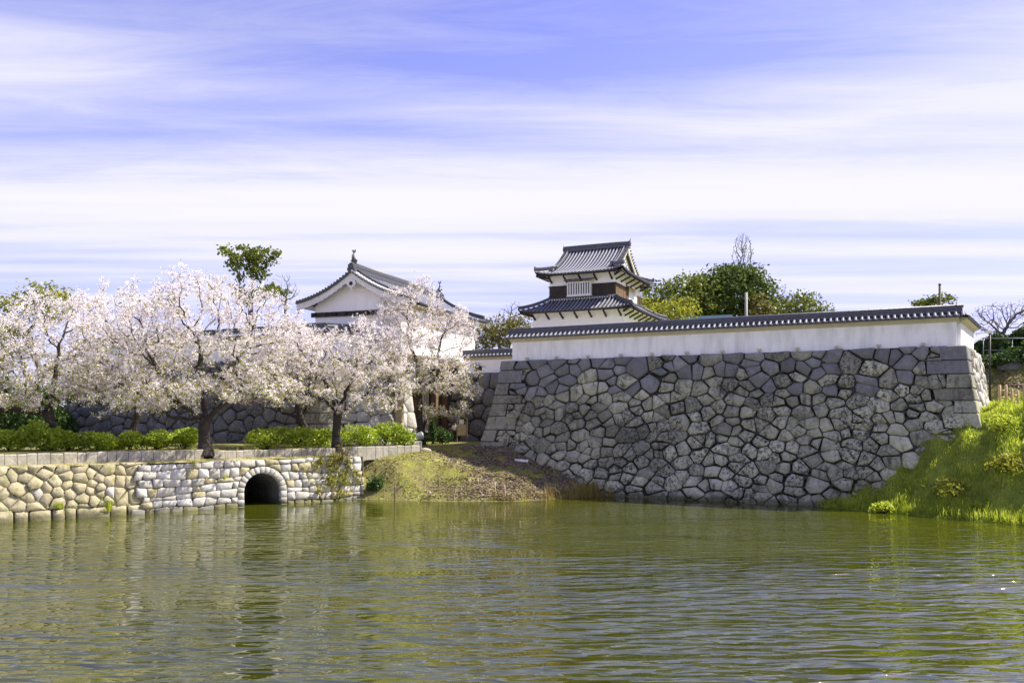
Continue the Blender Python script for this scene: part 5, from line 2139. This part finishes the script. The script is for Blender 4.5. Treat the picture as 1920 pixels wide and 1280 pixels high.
def build_background():
    zt = 9.35
    bg_tree(1255, 92, zt, 0, [(1250, 560, 3.6, 2.6), (1290, 545, 3.2, 2.4), (1300, 575, 3.2, 2.0)], 501, 'dark evergreen right behind the turret', M_EVER2, size=.24)
    bg_tree(1232, 80, zt, 0, [(1240, 590, 2.6, 1.5), (1275, 578, 2.0, 1.2), (1215, 575, 1.2, 1.4)], 503, 'bright yellow-green shrub beside the turret eave', M_YELLOW, size=.2, n_attr=300, name='yellow_shrub')
    bg_tree(1360, 95, zt, 0, [(1355, 560, 4.8, 3.8), (1385, 528, 3.4, 2.6), (1325, 542, 3.0, 2.6), (1425, 565, 3.0, 2.8), (1372, 508, 1.5, 1.2), (1405, 515, 1.6, 1.4)], 505, 'tallest dark evergreen mass behind the long wall', M_EVER, n_attr=900, per=34)
    bg_tree(1440, 92, zt, 0, [(1440, 585, 2.4, 1.6), (1425, 575, 1.6, 1.5)], 507, 'small olive tree at the foot of the grey pole', M_OLIVE, n_attr=200)
    bg_tree(1505, 88, zt, 0, [(1500, 572, 2.6, 1.5), (1535, 582, 1.8, .9), (1485, 562, 1.3, 1.0)], 509, 'rounded evergreen alone above the long wall coping', M_EVER2, n_attr=320, size=.22)
    bg_tree(1735, 75, zt, 0, [(1715, 567, 1.3, .55), (1745, 565, 1.5, .6), (1775, 561, .9, .6)], 511, 'low pine top beside the thin dark pole', M_EVER2, n_attr=220, size=.16, sp=.25, step=.4, kill=.5, name='pine_tree')
    bg_tree(1393, 105, zt, 0, [(1393, 480, 1.6, 3.2), (1393, 455, 1.0, 1.6), (1390, 510, 2.2, 1.5)], 513, 'tall bare tree standing up out of the evergreens', None, n_attr=900, trunk=.18, bare=True, name='bare_tree', step=.26, kill=.22, tip=.02, holes=.0)
    bg_tree(1452, 100, zt, 0, [(1450, 555, 2.6, 2.0), (1440, 535, 1.2, 1.5)], 515, 'grey bare tree between the two evergreens', None, n_attr=300, trunk=.16, bare=True, name='bare_tree', step=.4, kill=.5, tip=.016)
    bg_tree(1880, 62, zt, 0, [(1870, 595, 2.4, 1.3), (1920, 590, 2.2, 1.4), (1850, 610, 1.4, 1.1), (1985, 590, 2.4, 1.5)], 517, 'spreading bare cherry tree behind the rampart corner', None, n_attr=1700, trunk=.22, bare=True, name='bare_tree', step=.24, kill=.24, bark=M_BARK_G, tip=.013)
    for k, (px, D, w, h, lab) in enumerate(((1848, 62, 2.4, 1.7, 'dark hedge bush peeping out right behind the plaster corner'), (1872, 61, 2.8, 2.5, 'dark hedge bush beside the black post'), (1905, 62, 3.2, 2.0, 'dark hedge bush under the bare cherry tree'),
                                            (1935, 61, 3.0, 2.6, 'dark hedge bush cut by the right edge of the picture'), (1985, 61, 3.4, 2.4, 'dark hedge bush beyond the right edge of the lawn'))):
        bush(px, 660, D, w, h, 520 + k, lab, M_DARKBUSH, 'hedge_bush', 2200, .15, 'hedge bushes behind the lawn')
    for k, (px, D, w, h, lab) in enumerate(((1872, 57.5, 2.6, 1.3, 'low dark shrub in front of the railing beside the black post'), (1912, 57.0, 3.0, 1.4, 'low dark shrub in front of the railing near the right edge'), (1962, 57.0, 3.0, 1.5, 'low dark shrub in front of the railing past the right edge'))):
        bush(px, 690, D, w, h, 570 + k, lab, M_DARKBUSH, 'low_shrub', 1500, .13, 'low shrubs on the slope beyond the corner')
    bush(1895, 662, 61.5, 3.4, .7, 530, 'low band of pink blossom under the dark hedge', M_PINKFAR, 'pink_shrub', 700, .12)
    # left background
    bg_tree(470, 92, 3.4, 0, [(455, 475, 2.4, 1.3), (425, 468, 1.5, .8), (478, 505, 1.5, 2.4), (505, 480, 1.5, 1.3), (470, 545, 1.5, 2.0), (445, 495, 1.2, .9), (520, 545, 1.5, .8)], 541, 'ivy-clad green tree rising above the largest cherry tree', M_EVER2, n_attr=760, trunk=.30, size=.25, holes=.26, sp=.32)
    bg_tree(535, 96, 3.4, 0, [(535, 545, 2.0, 1.8), (530, 530, 1.6, 1.4)], 543, 'grey bare tree between the ivy-clad tree and the gatehouse', None, n_attr=330, trunk=.18, bare=True, name='bare_tree', step=.38, kill=.42, tip=.02)
    bg_tree(75, 80, 3.4, 0, [(75, 545, 1.5, 1.8), (110, 575, 2.6, 2.2), (40, 570, 1.8, 1.4), (0, 640, 3, 3)], 545, 'yellowish green tree behind the far left cherry tree', M_YELLOW, n_attr=420, size=.22, holes=.4)
    bg_tree(940, 100, 3.4, 0, [(940, 620, 3.2, 2.0), (905, 640, 2.4, 2.2), (975, 610, 2.0, 1.6)], 547, 'olive spring trees between gatehouse and turret', M_OLIVE, n_attr=420, size=.22)
    bg_tree(955, 108, 3.4, 0, [(955, 590, 2.2, 1.6), (965, 580, 1.4, 1.4)], 549, 'bare twiggy tree just left of the turret', None, n_attr=300, trunk=.16, bare=True, name='bare_tree', step=.4, kill=.45, tip=.02)
    bg_tree(30, 66, 3.4, 0, [(20, 740, 3.6, 1.7), (75, 745, 2.6, 1.4), (-60, 730, 4, 2)], 551, 'dark green shrubbery under the far left cherry tree', M_DARKBUSH, n_attr=520, size=.24, name='dark_tree')
    for k, (px, D, w, h, lab) in enumerate(((-40, 60, 5.5, 4.2, 'dark evergreen bush cut by the left edge of the picture'), (35, 61, 5.0, 3.6, 'dark evergreen bush behind the far left cherry trunk'), (95, 68, 4.5, 4.0, 'dark evergreen bush at the end of the shaded rampart'))):
        bush(px, 800, D, w, h, 560 + k, lab, M_DARKBUSH, 'evergreen_bush', 2600, .17, 'dark bushes left of the gatehouse rampart')


build_background()
# ------------------------------------------------------------------ small things
def build_lights():
    xs = [988, 1043, 1102, 1164, 1222, 1288, 1354, 1424, 1495, 1569, 1648, 1731]
    dist = []
    for px in xs:                              # foot of each lamp lies on the rampart's top edge
        k = (px - 960) / FPX
        # solve (A2 + E1 t - N1*.22).x = k * y
        a = A2 - N1 * .22
        t = (k * a[1] - a[0]) / (E1[0] - k * E1[1])
        dist.append(t)
    ang = math.atan2(E1[1], E1[0])
    words = ['first', 'second', 'third', 'fourth', 'fifth', 'sixth', 'seventh', 'eighth', 'ninth', 'tenth', 'eleventh', 'twelfth']
    ms = None
    for i, t in enumerate(dist):
        p = A2 + E1 * t - N1 * .22
        th = empty('wall_floodlight', (p[0], p[1], TOPZ - .05), ang, 'small floodlight at the foot of the long wall, %s from the gate end' % words[i], 'floodlight', 'floodlights along the rampart top')
        if ms is None:
            h = MB().bbox(-.11, .11, -.10, .06, .10, .26, .02)
            h.box(-.13, .13, -.12, -.02, .25, .27)
            l = MB().box(-.085, .085, .061, .075, .12, .24)
            s = MB().box(-.03, .03, -.03, .03, 0, .12)
            s.box(-.10, .10, -.07, .07, 0, .02)
            ms = (h.mesh('lamp_housing', M_CREAM), l.mesh('lens', M_METAL), s.mesh('bracket', M_METAL))
        for nm, me in zip(('lamp_housing', 'lens', 'bracket'), ms):
            ob(nm, me, th)
        th.scale = (1.0, 1.0, 1.0)


build_lights()


def build_poles():
    p = W(1399, 600, 84)
    th = empty('utility_pole', (p[0], p[1], 9.35), 0, 'pale grey concrete pole in front of the evergreens', 'pole')
    MB().tube([(0, 0, 0), (0, 0, 9.1)], [.19, .15], 10).build('shaft', M_CONCRETE, th, True)
    MB().box(-.25, .25, -.05, .05, 8.4, 8.5).build('cross_arm', M_METAL, th)
    p = W(1762, 580, 72)
    th = empty('utility_pole', (p[0], p[1], 9.35), 0, 'thin dark pole sticking up above the long wall near its corner', 'pole')
    MB().tube([(0, 0, 0), (0, 0, 8.0)], [.13, .10], 8).build('shaft', M_STAKE, th, True)
    MB().tube([(0, 0, 7.9), (0, 0, 8.05)], [.12, .12], 8).build('cap', M_BLACK, th, True)
    # black post with a white box, and the steel rail beyond the flank
    p = W(1856, 706, 52)
    zg = H1(p[0], p[1])
    th = empty('lamp_post', (p[0], p[1], zg), 0, 'black post with a small white box on top behind the rampart corner', 'post')
    MB().tube([(0, 0, 0), (0, 0, 10.9 - zg)], [.065, .06], 8).build('shaft', M_BLACK, th, True)
    MB().bbox(-.22, .12, -.1, .1, 10.85 - zg, 11.05 - zg, .02).build('lamp_head', M_WHITE, th)
    p0 = W(1842, 634, 60); p1 = W(2010, 634, 60)
    zg = 9.35
    th = empty('steel_railing', (p0[0], p0[1], zg), 0, 'thin steel railing across the lawn edge beyond the rampart corner', 'railing')
    L = p1[0] - p0[0]
    MB().tube([(0, 0, 11.3 - zg), (L, 0, 11.3 - zg)], .045, 8).build('top_rail', M_METAL, th, True)
    MB().tube([(0, 0, 10.4 - zg), (L, 0, 10.4 - zg)], .022, 6).build('lower_rail', M_METAL, th, True)
    for k in range(4):
        x = .1 + (L - .2) * k / 3
        MB().tube([(x, .06, 9.0 - zg), (x, .06, 11.28 - zg)], .03, 6).build('rail_post', M_METAL, th, True)
    # timber fence on top of the bank
    q = [(1874, 46.9), (1886, 47.2), (1897, 47.5), (1908, 47.9), (1921, 44.8), (1940, 44.6)]
    p0 = W(q[0][0], 0, q[0][1])
    zg = H1(p0[0], p0[1])
    th = empty('timber_fence', (p0[0], p0[1], zg), 0, 'sunlit timber post fence with rope on top of the grassy bank', 'fence')
    tops = []
    for px, D in q:
        p = W(px, 0, D)
        z = H1(p[0], p[1])
        h = 1.15 if px < 1915 else 1.45
        x, y, zz = p[0] - p0[0], p[1] - p0[1], z - zg
        MB().tube([(x, y, zz - .2), (x, y, zz + h), (x, y, zz + h + .03)], [.085, .08, .05], 9).build('fence_post', M_BAMBOO, th, True)
        tops.append(Vector((x, y, zz + h)))
    for k in range(3):
        for dz in (.22, .62):
            MB().tube([tops[k] - Vector((0, 0, dz)), (tops[k] + tops[k + 1]) / 2 - Vector((0, 0, dz + .10)), tops[k + 1] - Vector((0, 0, dz))], .035, 6).build('rope', M_WOOD_PALE, th, True)
    # rock on the slope beyond
    rng = random.Random(3)
    p = W(1893, 698, 57)
    for nm, s, off, lab in (('boulder', .62, (0, 0), 'grey boulder on the slope behind the timber fence'),):
        import bmesh
        bm = bmesh.new()
        bmesh.ops.create_icosphere(bm, subdivisions=3, radius=1)
        for v in bm.verts:
            d = 1 + .35 * mnoise.noise(v.co * 1.1 + Vector((off[0] * 7, 3, 1))) + .12 * mnoise.noise(v.co * 3.2)
            v.co = Vector((v.co.x * d * s * 1.3, v.co.y * d * s, v.co.z * d * s * .75))
        me = bpy.data.meshes.new(nm)
        bm.to_mesh(me); bm.free()
        me.materials.append(M_SHADE)
        o = ob(nm, me)
        x, y = p[0] + off[0], p[1] + off[1]
        o.location = (x, y, H1(x, y) - .05)
        tagp(o, lab, 'boulder')
    # green roof strip behind the coping
    p = W(1300, 596, 82)
    th = empty('garden_shed', (p[0], p[1], 9.35), R(-20), 'low dark teal roof just showing over the long wall', 'shed')
    MB().bbox(-3.5, 3.5, -1.5, 1.5, 0, 5.6, .03).build('wall_body', M_WOOD_DARK, th)
    m = simple('teal_roof', (.03, .075, .085), (.02, .05, .06), 3, .5)
    MB().prism([(-2.0, 5.55), (2.0, 5.55), (0, 6.35)], 0, -3.9, 3.9).build('roof', m, th)


build_poles()


def build_bank_things():
    # stakes in the shallows
    G = 'stakes along the water edge'
    st = [(740, 940, 902, 'tall dark stake standing in the water below the round shrub'),
          (822, 917, 890, 'short stake on the slope, second from the bridge end'),
          (897, 922, 896, 'stake on the sunlit slope just before the shade begins'),
          (948, 942, 908, 'yellow stake at the water edge in the rampart shade'),
          (930, 935, 903, 'thin leaning stake left of the yellow one')]
    for k, (px, yb, yt, lab) in enumerate(st):
        D = 51.2 if yb > 930 else 53.0
        p = W(px, yb, D)
        z = min(H1(p[0], p[1]), p[2])
        h = (yb - yt) * D / FPX
        r = np.random.default_rng(k)
        th = empty('wooden_stake', (p[0], p[1], p[2]), 0, lab, 'stake', G)
        lx = r.uniform(-.08, .08) - (.15 if k == 4 else 0)
        MB().tube([(0, 0, -.5), (lx * .5, 0, h * .5), (lx, 0, h)], [.04, .038, .03], 7).build('shaft', M_STAKE if k < 2 else M_BAMBOO, th, True)
        MB().tube([(lx * .7, 0, h * .72), (lx * .72, 0, h * .77)], [.05, .05], 7).build('rope_wrap', M_WOOD_PALE, th, True)
    # white drain pipe
    p = W(977, 853, 56.2)
    z = H1(p[0], p[1])
    th = empty('drain_pipe', (p[0], p[1], z + .12), R(-12), 'short white pipe lying on the shaded slope by the rampart', 'pipe')
    MB().tube([(-.45, 0, .05), (.45, 0, -.02)], .10, 12).build('pipe_barrel', M_WHITE, th, True)
    MB().tube([(.38, 0, -.015), (.50, 0, -.025)], .125, 12).build('collar', M_WHITE, th, True)
    # floodlight on a stump
    p = W(783, 846, 58.6)
    z = H1(p[0], p[1])
    th = empty('floodlight', (p[0], p[1], z), R(25), 'grey floodlight on a stone stump at the end of the kerb', 'floodlight')
    MB().bbox(-.45, .25, -.3, .3, -.25, .62, .05).build('stump', M_KERB, th)
    MB().tube([(0, 0, .6), (0, 0, .82)], .06, 8).build('bracket', M_METAL, th, True)
    h = MB()
    h.tube([(-.30, 0, .85), (-.1, 0, .92), (.28, 0, 1.02), (.36, 0, 1.04)], [.16, .26, .30, .32], 12)
    h.build('lamp_housing', M_METAL, th, True)
    MB().tube([(.361, 0, 1.04), (.375, 0, 1.043)], [.27, .27], 12).build('lens', M_WHITE, th, True)
    # low stone beside it and a log
    p = W(797, 852, 57.4)
    z = H1(p[0], p[1])
    o = ob('flat_rock', me_py('flat_rock', *_rock(.42, .3, .22, 4), M_KERB, True))
    o.location = (p[0], p[1], z + .05)
    tagp(o, 'flat pale rock in the grass below the grey floodlight', 'rock')
    # notice board by the gate
    p = W(866, 826, 65.5)
    z = H1(p[0], p[1])
    th = empty('notice_board', (p[0], p[1], z), R(-10), 'wooden notice board with a white sheet standing by the gate', 'notice board')
    for x in (-.42, .42):
        MB().bbox(x - .04, x + .04, -.04, .04, 0, 1.95, .01).build('board_post', M_WOOD_BROWN, th)
    MB().bbox(-.38, .38, -.03, .03, .55, 1.45, .01).build('board_panel', M_WOOD_PALE, th)
    MB().box(-.22, .16, -.045, -.031, 1.50, 1.85).build('white_sheet', M_WHITE, th)
    # little roofed cap at the end of the low wall
    p = W(896, 697, 66.5)
    th = empty('wall_end_cap', (p[0], p[1], 9.15), R(-25), 'small dark tile-roofed cap at the end of the low white wall', 'wall cap')
    MB().bbox(-.26, .26, -.26, .26, 0, .42, .03).build('pillar', M_WOOD_BROWN, th)
    mb = MB()
    mb.add([(-.62, -.62, .40), (.62, -.62, .40), (.62, .62, .40), (-.62, .62, .40), (-.5, -.5, .50), (.5, -.5, .50), (.5, .5, .50), (-.5, .5, .50), (-.16, -.16, .74), (.16, -.16, .74), (.16, .16, .74), (-.16, .16, .74)],
           [(3, 2, 1, 0)] + [(r * 4 + i, r * 4 + (i + 1) % 4, r * 4 + 4 + (i + 1) % 4, r * 4 + 4 + i) for r in range(2) for i in range(4)] + [(8, 9, 10, 11)])
    mb.build('cap_roof', M_RIDGE, th)
    # overhead lines at the left
    for k, (y0, y1) in enumerate(((540, 552), (549, 560), (561, 566))):
        a, b = W(-160, y0 - 22, 88), W(120, y1 + 14, 100)
        pts = []
        for q in range(9):
            s = q / 8
            v = a * (1 - s) + b * s
            pts.append(Vector(v) - Vector((0, 0, 1.0 * 4 * s * (1 - s) * .25)))
        o = MB().tube(pts, .03, 5).build('power_line', M_BLACK, None, True)
        tagp(o, ('topmost', 'middle', 'lowest')[k] + ' of the overhead cables above the far left cherry tree', 'cable', 'overhead cables')


def _rock(a, b, c, seed):
    import bmesh
    bm = bmesh.new()
    bmesh.ops.create_icosphere(bm, subdivisions=2, radius=1)
    v = []
    for q in bm.verts:
        d = 1 + .3 * mnoise.noise(q.co * 1.2 + Vector((seed, 0, 0)))
        v.append((q.co.x * a * d, q.co.y * b * d, q.co.z * c * d))
    f = [tuple(x.index for x in fc.verts) for fc in bm.faces]
    bm.free()
    return v, f


build_bank_things()


# ------------------------------------------------------------------ visitors by the gate
def skin_mesh(name, joints, edges, mat, sub=1, root=0):
    me = bpy.data.meshes.new(name)
    me.from_pydata([j[:3] for j in joints], edges, [])
    o = bpy.data.objects.new(name, me)
    COL.objects.link(o)
    md = o.modifiers.new('skin', 'SKIN')
    sv = me.skin_vertices[0].data
    for i, j in enumerate(joints):
        rr = j[3]
        sv[i].radius = (rr, rr) if not hasattr(rr, '__len__') else rr
        sv[i].use_root = (i == root)
    md.use_smooth_shade = True
    ss = o.modifiers.new('sub', 'SUBSURF')
    ss.levels = sub
    ss.render_levels = sub
    dg = bpy.context.evaluated_depsgraph_get()
    m2 = bpy.data.meshes.new_from_object(o.evaluated_get(dg))
    bpy.data.objects.remove(o)
    m2.materials.clear()
    m2.materials.append(mat)
    m2.name = name
    return m2


M_SKIN = simple('skin', (.50, .33, .24), (.46, .30, .22), 8, .6)
M_HAIR = simple('black_hair', (.02, .017, .015), (.015, .012, .01), 20, .5)
M_SHIRT = simple('white_cotton', (.78, .78, .78), (.70, .70, .71), 5, .9)
M_TROUSER = simple('dark_trousers', (.03, .03, .04), (.02, .02, .03), 6, .9)
M_COAT = simple('dark_coat', (.05, .045, .05), (.03, .03, .035), 6, .9)


def person(px, yb, D, rz, label, top, seed):
    p = W(px, yb, D)
    z = H1(p[0], p[1])
    th = empty('person', (p[0], p[1], z), rz, label, 'person', 'visitors by the gate')
    s = 1.66 / 1.75
    J = [(0, 0, .98, .13), (0, -.01, 1.18, .12), (0, 0, 1.40, .15), (0, 0, 1.50, .065), (0, .01, 1.58, .075), (0, .0, 1.70, .095),
         (-.09, 0, .92, .10), (-.10, -.03, .50, .065), (-.10, .03, .09, .045), (-.10, -.12, .045, .04),
         (.09, 0, .92, .10), (.10, -.06, .50, .065), (.11, .05, .09, .045), (.11, -.10, .045, .04),
         (-.19, 0, 1.41, .06), (-.25, .02, 1.13, .045), (-.24, -.08, .88, .033), (-.235, -.12, .79, .03),
         (.19, 0, 1.41, .06), (.25, .02, 1.13, .045), (.22, -.14, .95, .033), (.20, -.2, .90, .03)]
    E = [(0, 1), (1, 2), (2, 3), (3, 4), (4, 5), (0, 6), (6, 7), (7, 8), (8, 9), (0, 10), (10, 11), (11, 12), (12, 13), (2, 14), (14, 15), (15, 16), (16, 17), (2, 18), (18, 19), (19, 20), (20, 21)]
    J = [(a * s, b * s, c * s, r * s) for a, b, c, r in J]
    b = ob('body', skin_mesh('body', J, E, M_SKIN), th)
    gr = lambda ids, k: [(*J[i][:3], J[i][3] * k + .012) for i in ids]
    ob('shirt', skin_mesh('shirt', gr((0, 1, 2, 14, 15, 18, 19), 1.12), [(0, 1), (1, 2), (2, 3), (3, 4), (2, 5), (5, 6)], top), th)
    ob('trousers', skin_mesh('trousers', gr((0, 6, 7, 8, 10, 11, 12), 1.10), [(0, 1), (1, 2), (2, 3), (0, 4), (4, 5), (5, 6)], M_TROUSER), th)
    hr = [(0, .035 * s, 1.66 * s, .085), (0, .02 * s, 1.745 * s, .088), (0, .05 * s, 1.58 * s, .06)]
    ob('hair', skin_mesh('hair', hr, [(2, 0), (0, 1)], M_HAIR), th)


person(853, 827, 66.0, R(160), 'person in a white top and dark trousers walking by the gate', M_SHIRT, 1)
person(843, 826, 67.2, R(120), 'person in dark clothes half hidden by the rounded bush', M_COAT, 2)
